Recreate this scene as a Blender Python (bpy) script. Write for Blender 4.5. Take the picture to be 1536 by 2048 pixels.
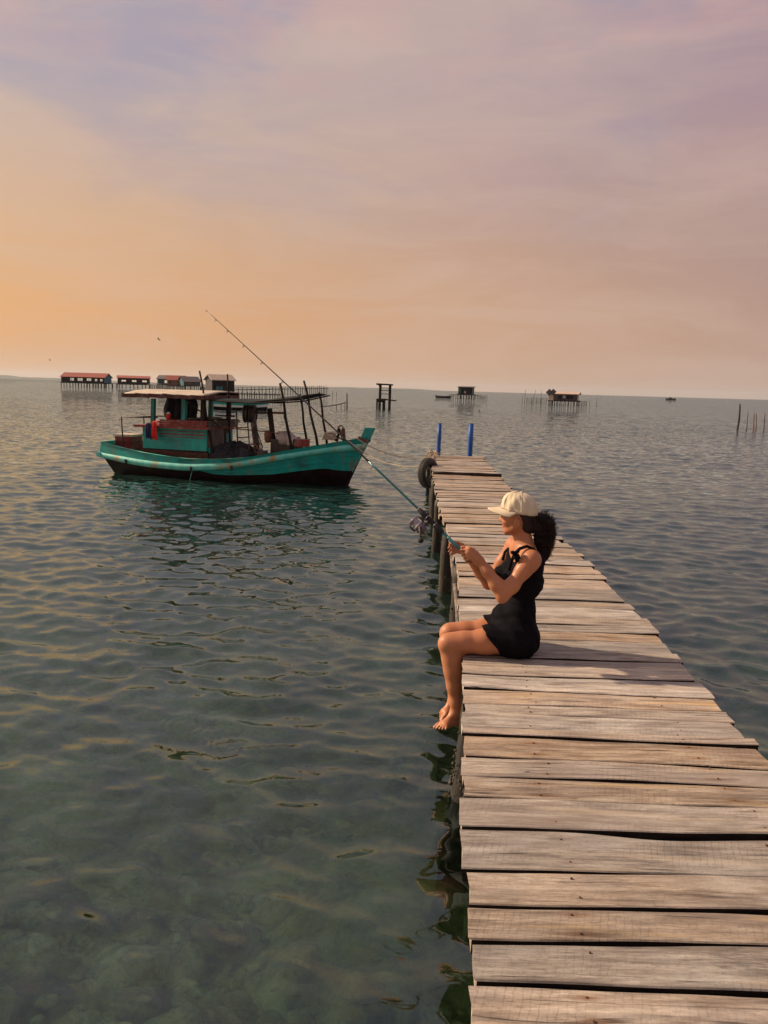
import bpy, math, random
import numpy as np
from math import sin, cos, pi, radians, sqrt, atan2, exp
from mathutils import Vector, Matrix

for o in list(bpy.data.objects):
    bpy.data.objects.remove(o, do_unlink=True)
SC = bpy.context.scene
COL = SC.collection

# ------------------------------------------------------------------ camera
FPX, CAMZ = 1540.0, 2.17                      # focal length in photo pixels (1536 x 2048), eye height above the water
PITCH, ROLL = radians(9.08), radians(1.6)
fwd = np.array((0, cos(PITCH), -sin(PITCH)))
up0 = np.array((0, sin(PITCH), cos(PITCH)))
rgt = cos(ROLL) * np.array((1., 0, 0)) + sin(ROLL) * up0
upv = -sin(ROLL) * np.array((1., 0, 0)) + cos(ROLL) * up0
cam = bpy.data.cameras.new('camera')
cam.sensor_fit = 'VERTICAL'
cam.sensor_height = 36
cam.lens = FPX / 2048 * 36
cam.clip_start = 0.05
cam.clip_end = 40000
camo = bpy.data.objects.new('camera', cam)
COL.objects.link(camo)
M3 = Matrix((rgt, upv, -fwd)).transposed()
camo.matrix_world = Matrix.Translation((0, 0, CAMZ)) @ M3.to_4x4()
SC.camera = camo

# ------------------------------------------------------------------ sky and sun
SUN_AZ, SUN_EL = radians(-72), radians(31)     # azimuth from straight ahead (+Y), negative = left
def lin(r, g, b):
    f = lambda c: (c / 12.92 if c <= .04045 else ((c + .055) / 1.055) ** 2.4)
    return (f(r / 255), f(g / 255), f(b / 255), 1)

world = bpy.data.worlds.new('World')
SC.world = world
world.use_nodes = True
wn, wl = world.node_tree.nodes, world.node_tree.links
wn.clear()
class G:
    """small node-graph helper"""
    def __init__(self, tree):
        self.t = tree; self.n = tree.nodes; self.l = tree.links
    def node(self, kind, **kw):
        nd = self.n.new(kind)
        for k, v in kw.items():
            setattr(nd, k, v)
        return nd
    def put(self, sock, v):
        if hasattr(v, 'is_output') or isinstance(v, bpy.types.NodeSocket):
            self.l.new(v, sock)
        else:
            sock.default_value = v
    def math(self, op, a, b=0.0, clamp=False):
        nd = self.node('ShaderNodeMath', operation=op, use_clamp=clamp)
        self.put(nd.inputs[0], a); self.put(nd.inputs[1], b)
        return nd.outputs[0]
    def vmath(self, op, a, b=(0, 0, 0), s=None):
        nd = self.node('ShaderNodeVectorMath', operation=op)
        self.put(nd.inputs[0], a); self.put(nd.inputs[1], b)
        if s is not None: self.put(nd.inputs[3], s)
        return nd.outputs[1] if op in ('DOT_PRODUCT', 'LENGTH') else nd.outputs[0]
    def maprange(self, v, a, b, c=0.0, d=1.0, smooth=False):
        nd = self.node('ShaderNodeMapRange')
        if smooth: nd.interpolation_type = 'SMOOTHSTEP'
        self.put(nd.inputs[0], v)
        for i, x in enumerate((a, b, c, d)): nd.inputs[i + 1].default_value = x
        return nd.outputs[0]
    def ramp(self, v, stops, interp='LINEAR'):
        nd = self.node('ShaderNodeValToRGB')
        nd.color_ramp.interpolation = interp
        e = nd.color_ramp.elements
        while len(e) < len(stops): e.new(0.5)
        for el, (p, c) in zip(e, stops):
            el.position = p; el.color = c if len(c) == 4 else (*c, 1)
        self.put(nd.inputs[0], v)
        return nd.outputs[0]
    def mix(self, f, a, b, mode='MIX'):
        nd = self.node('ShaderNodeMix', data_type='RGBA', blend_type=mode)
        self.put(nd.inputs[0], f)
        self.put(nd.inputs[6], a if not isinstance(a, tuple) or len(a) == 4 else (*a, 1))
        self.put(nd.inputs[7], b if not isinstance(b, tuple) or len(b) == 4 else (*b, 1))
        return nd.outputs[2]
    def mapping(self, v, scale=(1, 1, 1), rot=(0, 0, 0), loc=(0, 0, 0)):
        nd = self.node('ShaderNodeMapping')
        self.put(nd.inputs[0], v)
        nd.inputs[1].default_value = loc; nd.inputs[2].default_value = rot; nd.inputs[3].default_value = scale
        return nd.outputs[0]
    def noise(self, v, scale=5., detail=4., rough=.55, dist=0., col=False):
        nd = self.node('ShaderNodeTexNoise')
        self.put(nd.inputs['Vector'], v)
        nd.inputs['Scale'].default_value = scale; nd.inputs['Detail'].default_value = detail
        nd.inputs['Roughness'].default_value = rough; nd.inputs['Distortion'].default_value = dist
        return nd.outputs['Color'] if col else nd.outputs['Fac']

g = G(world.node_tree)
tc = g.node('ShaderNodeTexCoord').outputs['Generated']
sep = g.node('ShaderNodeSeparateXYZ'); g.put(sep.inputs[0], tc)
flat = g.vmath('NORMALIZE', g.vmath('MULTIPLY', tc, (1, 1, 0)))
cosaz = g.vmath('DOT_PRODUCT', flat, (sin(SUN_AZ), cos(SUN_AZ), 0))
side = g.maprange(cosaz, -.15, .80, 0, 1)                        # 0 away from the sun, 1 towards it
el = g.math('ABSOLUTE', sep.outputs[2])
warm = g.ramp(el, [(0, lin(226, 170, 116)), (.08, lin(229, 169, 111)), (.15, lin(223, 173, 125)), (.21, lin(214, 176, 142)), (.28, lin(202, 176, 158)), (.34, lin(198, 178, 168)), (.42, lin(206, 188, 168)), (.60, lin(200, 190, 180)), (1, lin(182, 182, 186))])
cool = g.ramp(el, [(0, lin(188, 155, 137)), (.08, lin(180, 146, 131)), (.16, lin(173, 142, 134)), (.24, lin(170, 141, 139)), (.32, lin(165, 139, 147)), (.42, lin(168, 143, 153)), (.60, lin(158, 148, 162)), (1, lin(160, 160, 172))])
base = g.mix(side, cool, warm)
# thin cloud veils: lavender and rose, stretched along the horizon
cl = g.mapping(tc, scale=(1.0, 1.0, 2.6), rot=(0.20, -.22, .3))
n1 = g.noise(cl, 3.4, 6, .55, .5)
n2 = g.noise(g.mapping(cl, loc=(7, 3, 1)), 4.0, 6, .55, .4)
hi = g.maprange(el, .10, .40, 0, 1, True)
lav = g.math('MULTIPLY', g.maprange(n1, .42, .64, 0, .60, True), hi)
base = g.mix(lav, base, lin(138, 140, 170))
rose = g.math('MULTIPLY', g.maprange(n2, .50, .70, 0, .5, True), hi)
base = g.mix(rose, base, lin(200, 160, 156))
streak = g.noise(g.mapping(tc, scale=(1.2, 1.2, 5.0), rot=(.10, -.12, 0)), 3.6, 7, .62, .6)
base = g.mix(g.maprange(streak, .40, .66, 0, .34), base, lin(208, 180, 164))
sky = g.node('ShaderNodeTexSky', sky_type='NISHITA', sun_disc=False)
sky.sun_elevation = SUN_EL
sky.sun_rotation = SUN_AZ % (2 * pi)
sky.air_density = 1.6; sky.dust_density = 4.0; sky.ozone_density = 1.0
bg1 = g.node('ShaderNodeBackground'); g.put(bg1.inputs[0], sky.outputs[0]); bg1.inputs[1].default_value = .06
bg2 = g.node('ShaderNodeBackground'); g.put(bg2.inputs[0], base); bg2.inputs[1].default_value = .87
mx = g.node('ShaderNodeMixShader'); mx.inputs[0].default_value = .92
wl.new(bg1.outputs[0], mx.inputs[1]); wl.new(bg2.outputs[0], mx.inputs[2])
wo = g.node('ShaderNodeOutputWorld'); wl.new(mx.outputs[0], wo.inputs[0])

sl = bpy.data.lights.new('sun', 'SUN')
sl.energy = 4.8; sl.angle = radians(1.2); sl.color = (1.0, .80, .56)
so = bpy.data.objects.new('sun', sl); COL.objects.link(so)
to_sun = Vector((sin(SUN_AZ) * cos(SUN_EL), cos(SUN_AZ) * cos(SUN_EL), sin(SUN_EL)))
so.rotation_euler = to_sun.to_track_quat('Z', 'Y').to_euler()
so.location = (-20, 10, 20)

SC.view_settings.view_transform = 'Standard'
SC.view_settings.look = 'None'
SC.view_settings.exposure = .32
SC.view_settings.gamma = 1
SC.view_settings.use_curve_mapping = False
SC.render.engine = 'CYCLES'
SC.cycles.max_bounces = 8
SC.cycles.sample_clamp_indirect = 4
SC.cycles.use_denoising = True

# ------------------------------------------------------------------ helpers
rng = random.Random(7)
nrng = np.random.default_rng(11)
def ray(x, y):
    return rgt * (x - 768) / FPX + upv * (1024 - y) / FPX + fwd
def onz(x, y, z):                       # photo pixel -> point at height z
    d = ray(x, y); return np.array((0, 0, CAMZ)) + d * (z - CAMZ) / d[2]
def ony(x, y, Y):                       # photo pixel -> point at distance Y
    d = ray(x, y); return np.array((0, 0, CAMZ)) + d * Y / d[1]

def link(o, parent=None):
    COL.objects.link(o)
    if parent is not None: o.parent = parent
    return o
def mesh_obj(name, v, f, mat, parent=None, smooth=False, loc=None):
    me = bpy.data.meshes.new(name)
    me.from_pydata([tuple(map(float, q)) for q in v], [], [tuple(map(int, q)) for q in f])
    if smooth:
        me.polygons.foreach_set('use_smooth', [True] * len(me.polygons))
    me.materials.append(mat)
    o = bpy.data.objects.new(name, me)
    link(o, parent)
    if loc is not None: o.location = loc
    return o
def np_obj(name, v, quads, mat, parent=None, smooth=True):
    me = bpy.data.meshes.new(name)
    v = np.asarray(v, np.float32); quads = np.asarray(quads, np.int32)
    k = quads.shape[1]
    me.vertices.add(len(v)); me.vertices.foreach_set('co', v.ravel())
    me.loops.add(quads.size); me.loops.foreach_set('vertex_index', quads.ravel())
    me.polygons.add(len(quads))
    me.polygons.foreach_set('loop_start', np.arange(0, quads.size, k, dtype=np.int32))
    me.polygons.foreach_set('loop_total', np.full(len(quads), k, np.int32))
    me.polygons.foreach_set('use_smooth', np.full(len(quads), smooth))
    me.update(calc_edges=True); me.validate()
    me.materials.append(mat)
    o = bpy.data.objects.new(name, me)
    return link(o, parent)
def empty(name, loc=(0, 0, 0), rz=0.0):
    o = bpy.data.objects.new(name, None); link(o)
    o.location = loc; o.rotation_euler = (0, 0, rz); o.empty_display_size = .1
    return o
def tag(o, label=None, cat=None, group=None, kind=None):
    if label: o['label'] = label
    if cat: o['category'] = cat
    if group: o['group'] = group
    if kind: o['kind'] = kind
    return o

def frame_of(d):
    d = Vector(d).normalized()
    a = Vector((0, 0, 1)) if abs(d.z) < .9 else Vector((1, 0, 0))
    x = d.cross(a).normalized(); y = d.cross(x).normalized()
    return x, y
class MB:
    def __init__(s): s.v = []; s.f = []
    def box(s, c, size, rz=0., rx=0., ry=0., taper=None):
        m = Matrix.Rotation(rz, 3, 'Z') @ Matrix.Rotation(ry, 3, 'Y') @ Matrix.Rotation(rx, 3, 'X')
        b = len(s.v)
        for k in (-.5, .5):
            for j in (-.5, .5):
                for i in (-.5, .5):
                    q = Vector((i * size[0], j * size[1], k * size[2]))
                    if taper and k > 0: q.x *= taper; q.y *= taper
                    s.v.append(m @ q + Vector(c))
        for q in ((0, 2, 3, 1), (4, 5, 7, 6), (0, 1, 5, 4), (2, 6, 7, 3), (0, 4, 6, 2), (1, 3, 7, 5)):
            s.f.append(tuple(b + i for i in q))
        return s
    def bar(s, p0, p1, w, h=None):
        h = h or w
        p0, p1 = Vector(p0), Vector(p1); x, y = frame_of(p1 - p0); b = len(s.v)
        for p in (p0, p1):
            for (i, j) in ((-1, -1), (1, -1), (1, 1), (-1, 1)): s.v.append(p + x * i * w / 2 + y * j * h / 2)
        for i in range(4): s.f.append((b + i, b + (i + 1) % 4, b + 4 + (i + 1) % 4, b + 4 + i))
        s.f += [(b + 3, b + 2, b + 1, b), (b + 4, b + 5, b + 6, b + 7)]
        return s
    def tube(s, pts, r, n=8, cap=True, flat=1.0):
        pts = [Vector(p) for p in pts]; k = len(pts)
        rr = r if hasattr(r, '__len__') else [r] * k
        x = None; b = len(s.v)
        for i, p in enumerate(pts):
            d = (pts[min(i + 1, k - 1)] - pts[max(i - 1, 0)])
            if d.length < 1e-9: d = Vector((0, 0, 1))
            d.normalize()
            if x is None: x, y = frame_of(d)
            else:
                x = (x - d * x.dot(d))
                if x.length < 1e-6: x, y = frame_of(d)
                x.normalize()
            y = d.cross(x)
            for j in range(n):
                a = 2 * pi * j / n
                s.v.append(p + x * cos(a) * rr[i] + y * sin(a) * rr[i] * flat)
        for i in range(k - 1):
            for j in range(n):
                s.f.append((b + i * n + j, b + i * n + (j + 1) % n, b + (i + 1) * n + (j + 1) % n, b + (i + 1) * n + j))
        if cap:
            s.f.append(tuple(b + j for j in reversed(range(n)))); s.f.append(tuple(b + (k - 1) * n + j for j in range(n)))
        return s
    def torus(s, c, axis, R, r, n=24, m=8):
        x, y = frame_of(axis); ax = Vector(axis).normalized(); b = len(s.v)
        for i in range(n):
            a = 2 * pi * i / n; d = x * cos(a) + y * sin(a)
            for j in range(m):
                t = 2 * pi * j / m
                s.v.append(Vector(c) + d * (R + r * cos(t)) + ax * r * sin(t))
        for i in range(n):
            for j in range(m):
                s.f.append((b + i * m + j, b + ((i + 1) % n) * m + j, b + ((i + 1) % n) * m + (j + 1) % m, b + i * m + (j + 1) % m))
        return s
    def disc(s, c, axis, R, t, n=20):
        a = Vector(axis).normalized()
        return s.tube([Vector(c) - a * t / 2, Vector(c) + a * t / 2], R, n)
    def ball(s, c, r, n=10, m=7):
        r = r if hasattr(r, '__len__') else (r, r, r); b = len(s.v)
        for i in range(m + 1):
            t = pi * i / m
            for j in range(n):
                a = 2 * pi * j / n
                s.v.append(Vector(c) + Vector((r[0] * sin(t) * cos(a), r[1] * sin(t) * sin(a), r[2] * cos(t))))
        for i in range(m):
            for j in range(n):
                s.f.append((b + i * n + j, b + (i + 1) * n + j, b + (i + 1) * n + (j + 1) % n, b + i * n + (j + 1) % n))
        return s
    def poly(s, pts):
        b = len(s.v); s.v += [Vector(p) for p in pts]; s.f.append(tuple(range(b, b + len(pts)))); return s
    def prism(s, pts, ext):
        b = len(s.v); n = len(pts); e = Vector(ext)
        s.v += [Vector(p) for p in pts] + [Vector(p) + e for p in pts]
        s.f.append(tuple(range(b, b + n))); s.f.append(tuple(reversed(range(b + n, b + 2 * n))))
        for i in range(n): s.f.append((b + (i + 1) % n, b + i, b + n + i, b + n + (i + 1) % n))
        return s
    def sheet(s, fn, nu, nv, thick=0.0):
        """grid fn(u,v)->point; closed slab if thick (thickness along -z)"""
        b = len(s.v)
        lay = 2 if thick else 1
        for L in range(lay):
            for i in range(nu + 1):
                for j in range(nv + 1):
                    q = Vector(fn(i / nu, j / nv)); q.z -= L * thick; s.v.append(q)
        id = lambda L, i, j: b + L * (nu + 1) * (nv + 1) + i * (nv + 1) + j
        for i in range(nu):
            for j in range(nv):
                s.f.append((id(0, i, j), id(0, i + 1, j), id(0, i + 1, j + 1), id(0, i, j + 1)))
                if lay == 2: s.f.append((id(1, i, j + 1), id(1, i + 1, j + 1), id(1, i + 1, j), id(1, i, j)))
        if lay == 2:
            for i in range(nu):
                s.f.append((id(0, i + 1, 0), id(0, i, 0), id(1, i, 0), id(1, i + 1, 0)))
                s.f.append((id(0, i, nv), id(0, i + 1, nv), id(1, i + 1, nv), id(1, i, nv)))
            for j in range(nv):
                s.f.append((id(0, 0, j), id(0, 0, j + 1), id(1, 0, j + 1), id(1, 0, j)))
                s.f.append((id(0, nu, j + 1), id(0, nu, j), id(1, nu, j), id(1, nu, j + 1)))
        return s
    def build(s, name, mat, parent=None, smooth=False, loc=None):
        return mesh_obj(name, s.v, s.f, mat, parent, smooth, loc)

# ------------------------------------------------------------------ materials
def new_mat(name):
    m = bpy.data.materials.new(name); m.use_nodes = True
    m.node_tree.nodes.clear()
    return m, G(m.node_tree)
def finish(g, col, rough, bump=None, bstr=.3, bdist=.01, spec=.4, extra=None):
    b = g.node('ShaderNodeBsdfPrincipled')
    g.put(b.inputs['Base Color'], col); g.put(b.inputs['Roughness'], rough)
    b.inputs['Specular IOR Level'].default_value = spec
    if bump is not None:
        bp = g.node('ShaderNodeBump'); bp.inputs['Strength'].default_value = bstr; bp.inputs['Distance'].default_value = bdist
        g.put(bp.inputs['Height'], bump); g.l.new(bp.outputs[0], b.inputs['Normal'])
    if extra: extra(b)
    o = g.node('ShaderNodeOutputMaterial'); g.l.new(b.outputs[0], o.inputs[0])
    return b
def simple(name, c1, c2=None, scale=8., rough=.7, stretch=(1, 1, 1), bstr=.25, bdist=.01, spec=.35, grime=None, gscale=3., gamt=.5, lo=.35, hi=.65):
    """painted / natural surface: two-tone noise, optional grime in streaks, fine relief"""
    m, g = new_mat(name)
    tc = g.node('ShaderNodeTexCoord').outputs['Object']
    rnd = g.node('ShaderNodeObjectInfo').outputs['Random']
    off = g.vmath('ADD', tc, g.vmath('SCALE', (13.1, 7.7, 3.3), s=rnd))
    v = g.mapping(off, scale=stretch)
    n = g.noise(v, scale, 6, .6)
    c2 = c2 or tuple(x * .7 for x in c1[:3])
    col = g.mix(g.maprange(n, lo, hi), (*c1[:3], 1), (*c2[:3], 1))
    if grime:
        n3 = g.noise(g.mapping(off, scale=(1, 1, .28), loc=(4, 2, 9)), gscale, 6, .65)
        col = g.mix(g.maprange(n3, .52, .66, 0, gamt), col, (*grime[:3], 1))
    h = g.noise(v, scale * 3.1, 5, .6)
    finish(g, col, rough, h, bstr, bdist, spec)
    return m

def wood_deck():
    m, g = new_mat('weathered_plank_wood')
    tc = g.node('ShaderNodeTexCoord').outputs['Object']
    oi = g.node('ShaderNodeObjectInfo').outputs['Random']
    off = g.vmath('ADD', tc, g.vmath('SCALE', (31.0, 57.0, 11.0), s=oi))
    warp = g.noise(g.mapping(off, scale=(1.6, 5, 5)), 1.0, 3, .5, col=True)
    offw = g.vmath('ADD', off, g.vmath('SCALE', g.vmath('SUBTRACT', warp, (.5, .5, .5)), s=.022))
    grain = g.noise(g.mapping(offw, scale=(3.2, 34, 34)), 1.0, 9, .70)
    fibre = g.noise(g.mapping(offw, scale=(22, 190, 190)), 1.0, 5, .7)
    blot = g.noise(g.mapping(off, scale=(2.6, 7, 7)), 1.0, 5, .55)
    col = g.ramp(grain, [(.32, (.080, .052, .038)), (.42, (.245, .176, .126)), (.53, (.430, .325, .242)), (.67, (.610, .490, .385))])
    col = g.mix(g.maprange(fibre, .35, .68, .0, .60), col, (.180, .132, .098))
    col = g.mix(g.maprange(blot, .47, .70, 0, .50), col, (.250, .215, .205))
    col = g.mix(g.maprange(g.noise(g.mapping(off, scale=(3, 9, 9), loc=(5, 5, 5)), 1., 4), .56, .74, 0, .55), col, (.57, .49, .41))
    spk = g.noise(off, 75, 5, .75)
    col = g.mix(g.maprange(spk, .52, .70, 0, .5), col, (.15, .105, .08))
    tone = g.noise(g.mapping(off, scale=(.9, 2.5, 2.5), loc=(2, 6, 8)), 1., 3, .5)
    col = g.mix(g.maprange(tone, .52, .68, 0, .5), col, (.24, .165, .125))
    # ochre and dark streaks lying along the grain
    och = g.noise(g.mapping(offw, scale=(1.3, 20, 20), loc=(9, 1, 4)), 1., 4, .5)
    col = g.mix(g.maprange(och, .58, .72, 0, .6), col, (.52, .34, .16))
    crk = g.noise(g.mapping(offw, scale=(1.6, 58, 58), loc=(2, 8, 1)), 1., 6, .65)
    crk2 = g.noise(g.mapping(offw, scale=(.75, 20, 20), loc=(7, 2, 5)), 1., 2, .4)
    line = g.math('SUBTRACT', 1.0, g.math('MULTIPLY', g.math('ABSOLUTE', g.math('SUBTRACT', crk2, .5)), 130.0), True)
    long_ = g.math('MULTIPLY', line, g.maprange(g.noise(g.mapping(off, scale=(1.4, 5, 5), loc=(8, 8, 2)), 1., 2), .54, .60))
    crkm = g.math('MAXIMUM', g.maprange(crk, .625, .68, 0, .9), long_)
    col = g.mix(crkm, col, (.050, .036, .030))
    patch = g.math('MULTIPLY', g.maprange(g.noise(g.mapping(off, scale=(3, 11, 11), loc=(1, 3, 7)), 1., 3), .60, .72), g.maprange(fibre, .40, .60))
    col = g.mix(g.math('MULTIPLY', patch, .7), col, (.085, .062, .052))
    # knots
    vor = g.node('ShaderNodeTexVoronoi'); g.put(vor.inputs['Vector'], g.mapping(offw, scale=(2.0, 7, 7))); vor.inputs['Scale'].default_value = 1.0
    kn = g.maprange(vor.outputs['Distance'], .03, .16, .85, 0, True)
    col = g.mix(g.math('MULTIPLY', kn, g.maprange(grain, .3, .6, .3, 1)), col, (.10, .055, .03))
    # cross-grain saw marks, patchy
    saw = g.node('ShaderNodeTexWave', wave_type='BANDS', bands_direction='X', wave_profile='SAW')
    g.put(saw.inputs['Vector'], g.mapping(off, rot=(0, 0, .30)))
    saw.inputs['Scale'].default_value = 15.0; saw.inputs['Distortion'].default_value = 2.2; saw.inputs['Detail'].default_value = 2.0; saw.inputs['Detail Scale'].default_value = 3.0
    sawm = g.math('MULTIPLY', g.maprange(saw.outputs['Fac'], .80, 1.0), g.math('MULTIPLY', g.maprange(g.noise(g.mapping(off, scale=(2.2, 6, 6), loc=(3, 1, 0)), 1., 3), .44, .60), g.maprange(fibre, .35, .6, .4, 1)))
    col = g.mix(g.math('MULTIPLY', sawm, .13), col, (.17, .13, .105))
    # rust bleeding from the nails
    sp = g.node('ShaderNodeSeparateXYZ'); g.put(sp.inputs[0], tc)
    at = lambda nm: g.node('ShaderNodeAttribute', attribute_type='OBJECT', attribute_name=nm).outputs['Fac']
    ay = g.math('ABSOLUTE', sp.outputs[1])
    dy = g.math('DIVIDE', g.math('SUBTRACT', ay, at('nail_y')), .010)
    tot = None
    for nm in ('nail_a', 'nail_b'):
        dx = g.math('DIVIDE', g.math('SUBTRACT', sp.outputs[0], at(nm)), .045)
        d2 = g.math('ADD', g.math('MULTIPLY', dx, dx), g.math('MULTIPLY', dy, dy))
        st = g.math('POWER', 2.718, g.math('MULTIPLY', d2, -1.0))
        tot = st if tot is None else g.math('ADD', tot, st)
    st = g.math('MULTIPLY', g.math('MULTIPLY', tot, at('rust')), g.maprange(fibre, .25, .6, .35, 1))
    col = g.mix(g.math('MINIMUM', st, .85), col, g.mix(grain, (.05, .030, .022, 1), (.30, .115, .030, 1)))
    hue = g.node('ShaderNodeHueSaturation')
    g.put(hue.inputs['Color'], col)
    g.put(hue.inputs['Value'], g.maprange(oi, 0, 1, .86, 1.34))
    rr = g.math('FRACT', g.math('MULTIPLY', oi, 7.31))
    g.put(hue.inputs['Saturation'], g.maprange(rr, 0, 1, .62, 1.22))
    hh = g.math('ADD', g.math('MULTIPLY', grain, .6), g.math('MULTIPLY', fibre, .5))
    hh = g.math('SUBTRACT', g.math('SUBTRACT', hh, g.math('MULTIPLY', crkm, 1.2)), g.math('MULTIPLY', sawm, .35))
    finish(g, hue.outputs[0], g.maprange(fibre, .2, .8, .58, .82), hh, .55, .004, .35)
    return m
M = {}
M['plank'] = wood_deck()
M['pile'] = simple('wet_piling_wood', (.040, .026, .017), (.010, .007, .006), 6, .6, (1, 1, .25), .7, .02, grime=(.075, .055, .03), gscale=5)
M['edge'] = simple('gap_shade_board_edge', (.030, .021, .016), (.014, .010, .008), 12, .9, (1, 6, 6), .4, .004, spec=.1)  # near black painted on board sides as the shade inside the deck gaps
M['beam'] = simple('beam_wood', (.16, .115, .08), (.06, .042, .03), 6, .8, (1, 1, 1), .6, .01)
M['shell'] = simple('barnacle_shell', (.15, .12, .09), (.025, .02, .017), 40, .6, bstr=.8)
M['nail'] = simple('rusty_nail', (.035, .022, .018), (.09, .035, .015), 60, .6)
M['teal'] = simple('teal_boat_paint', (.004, .300, .250), (.004, .205, .180), 5, .40, (1, 1, .4), .25, .01, .5, grime=(.035, .045, .030), gscale=2.2, gamt=.65)
M['teal_post'] = simple('teal_post_paint', (.012, .23, .20), (.02, .14, .12), 7, .5, (1, 1, .3), grime=(.03, .02, .015), gscale=6)
M['rail'] = simple('pale_teal_rail_paint', (.17, .56, .47), (.04, .42, .34), 4, .42, (1, 1, .5), .25, .01, .5, grime=(.34, .20, .070), gscale=2.7, gamt=.95)
M['hullblack'] = simple('black_bottom_paint', (.006, .003, .003), (.016, .006, .005), 5, .6, spec=.12, grime=(.016, .02, .01), gscale=4)
M['red'] = simple('worn_red_paint', (.26, .035, .026), (.14, .020, .018), 7, .6, (1, 1, .5), grime=(.28, .18, .13), gscale=7, gamt=.6)
M['darkred'] = simple('dark_red_fascia', (.085, .012, .012), (.045, .008, .010), 6, .55, grime=(.16, .10, .08), gscale=8, gamt=.5)
M['brown'] = simple('brown_boat_deck', (.10, .034, .022), (.034, .014, .011), 6, .75, (1, 4, 4), .4)
M['greywood'] = simple('grey_boat_wood', (.22, .165, .135), (.08, .055, .05), 8, .8, (1, 1, .2), .5)
M['darkwood'] = simple('dark_post_wood', (.042, .027, .021), (.018, .012, .011), 9, .8, (1, 1, .25), .5, spec=.15)
M['cream'] = simple('cream_roof_sheet', (.62, .50, .38), (.46, .36, .27), 3, .6, grime=(.30, .20, .14), gscale=3)
M['tarp'] = simple('dark_tarpaulin', (.028, .030, .028), (.012, .012, .012), 4, .7, bstr=.4, bdist=.03, spec=.15)
M['net'] = simple('bundled_net', (.095, .090, .10), (.016, .015, .020), 26, .9, (1, 1, 1.6), 1.0, .05)
def hull_paint():
    m, g = new_mat('weathered_teal_hull'); tc = g.node('ShaderNodeTexCoord').outputs['Object']
    n = g.noise(g.mapping(tc, scale=(1, 1, .5)), 4, 6, .6)
    col = g.mix(g.maprange(n, .35, .65), (.004, .31, .26, 1), (.004, .21, .185, 1))
    run = g.noise(g.mapping(tc, scale=(9, 9, .7)), 1.0, 5, .6)                     # rust runs down from the rail
    big = g.noise(tc, 1.4, 4, .6)
    col = g.mix(g.math('MULTIPLY', g.maprange(run, .52, .66, 0, .9), g.maprange(big, .46, .62)), col, (.20, .085, .03, 1))
    chip = g.noise(tc, 17, 5, .7); col = g.mix(g.maprange(chip, .62, .68, 0, .8), col, (.10, .16, .13, 1))
    dirt = g.noise(g.mapping(tc, scale=(1, 1, 3.0), loc=(5, 1, 3)), 2.0, 5, .6); col = g.mix(g.maprange(dirt, .54, .70, 0, .7), col, (.012, .045, .038, 1))
    finish(g, col, .42, n, .3, .01, .4); return m
M['teal'] = hull_paint()
M['rope'] = simple('pale_rope', (.52, .40, .28), (.30, .22, .15), 40, .85, bstr=.6)
M['ropegreen'] = simple('green_cord', (.12, .36, .26), (.08, .25, .18), 40, .8)
M['rubber'] = simple('tyre_rubber', (.022, .017, .016), (.05, .038, .032), 9, .55, bstr=.4)
M['iron'] = simple('dark_iron', (.030, .022, .020), (.06, .035, .025), 12, .5, bstr=.3)
M['rust'] = simple('rusty_iron', (.22, .085, .045), (.10, .04, .025), 12, .7, bstr=.4)
M['engine'] = simple('pale_engine_cover', (.50, .42, .37), (.36, .28, .25), 5, .55, grime=(.12, .06, .045), gscale=5)
M['blue'] = simple('blue_post_paint', (.014, .105, .40), (.010, .060, .25), 8, .5, (1, 1, .3), .3, grime=(.10, .12, .16), gscale=14, gamt=.8)
M['bluecloth'] = simple('navy_cloth', (.010, .016, .060), (.006, .008, .03), 10, .9)
M['redcloth'] = simple('red_cloth', (.62, .022, .016), (.45, .014, .012), 8, .85)
M['blackcloth'] = simple('black_hung_cloth', (.012, .010, .012), (.025, .020, .022), 8, .9)
M['roofred'] = simple('red_house_roof', (.36, .095, .060), (.24, .06, .045), 2, .8, (3, 1, 1))
M['wallbrown'] = simple('brown_house_wall', (.24, .12, .075), (.15, .075, .05), 2, .85, (4, 4, .4))
M['walldark'] = simple('dark_house_wall', (.022, .016, .017), (.012, .010, .010), 2, .9, (4, 4, .4))
M['wallgrey'] = simple('grey_board_wall', (.10, .080, .082), (.05, .04, .042), 2, .85, (5, 5, .3))
M['wallblue'] = simple('faded_blue_wall', (.06, .16, .19), (.035, .10, .13), 2, .8, (4, 4, .4))
M['wallpale'] = simple('pale_weathered_wall', (.62, .47, .32), (.40, .30, .2), 2, .8, (4, 4, .4))
M['wallgreen'] = simple('faded_green_wall', (.10, .19, .15), (.06, .12, .10), 2, .8)
M['roofpale'] = simple('pale_house_roof', (.58, .44, .33), (.42, .31, .24), 1.5, .75, (3, 1, 1))
M['roofgrey'] = simple('grey_house_roof', (.16, .12, .11), (.10, .08, .075), 1.5, .8)
M['pane'] = simple('whitewashed_opening', (.78, .70, .64), (.62, .55, .50), 1.5, .6)
M['bluecurtain'] = simple('teal_sheet', (.06, .22, .23), (.04, .12, .14), 2, .8)
M['stilt'] = simple('stilt_wood', (.034, .024, .020), (.018, .012, .011), 4, .9, (1, 1, .3))
M['fencenet'] = simple('fence_netting', (.13, .11, .095), (.08, .065, .055), 6, .95)
M['skin'] = simple('skin', (.450, .178, .082), (.405, .152, .068), 9, .46, bstr=.06, bdist=.002, spec=.45)
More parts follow.
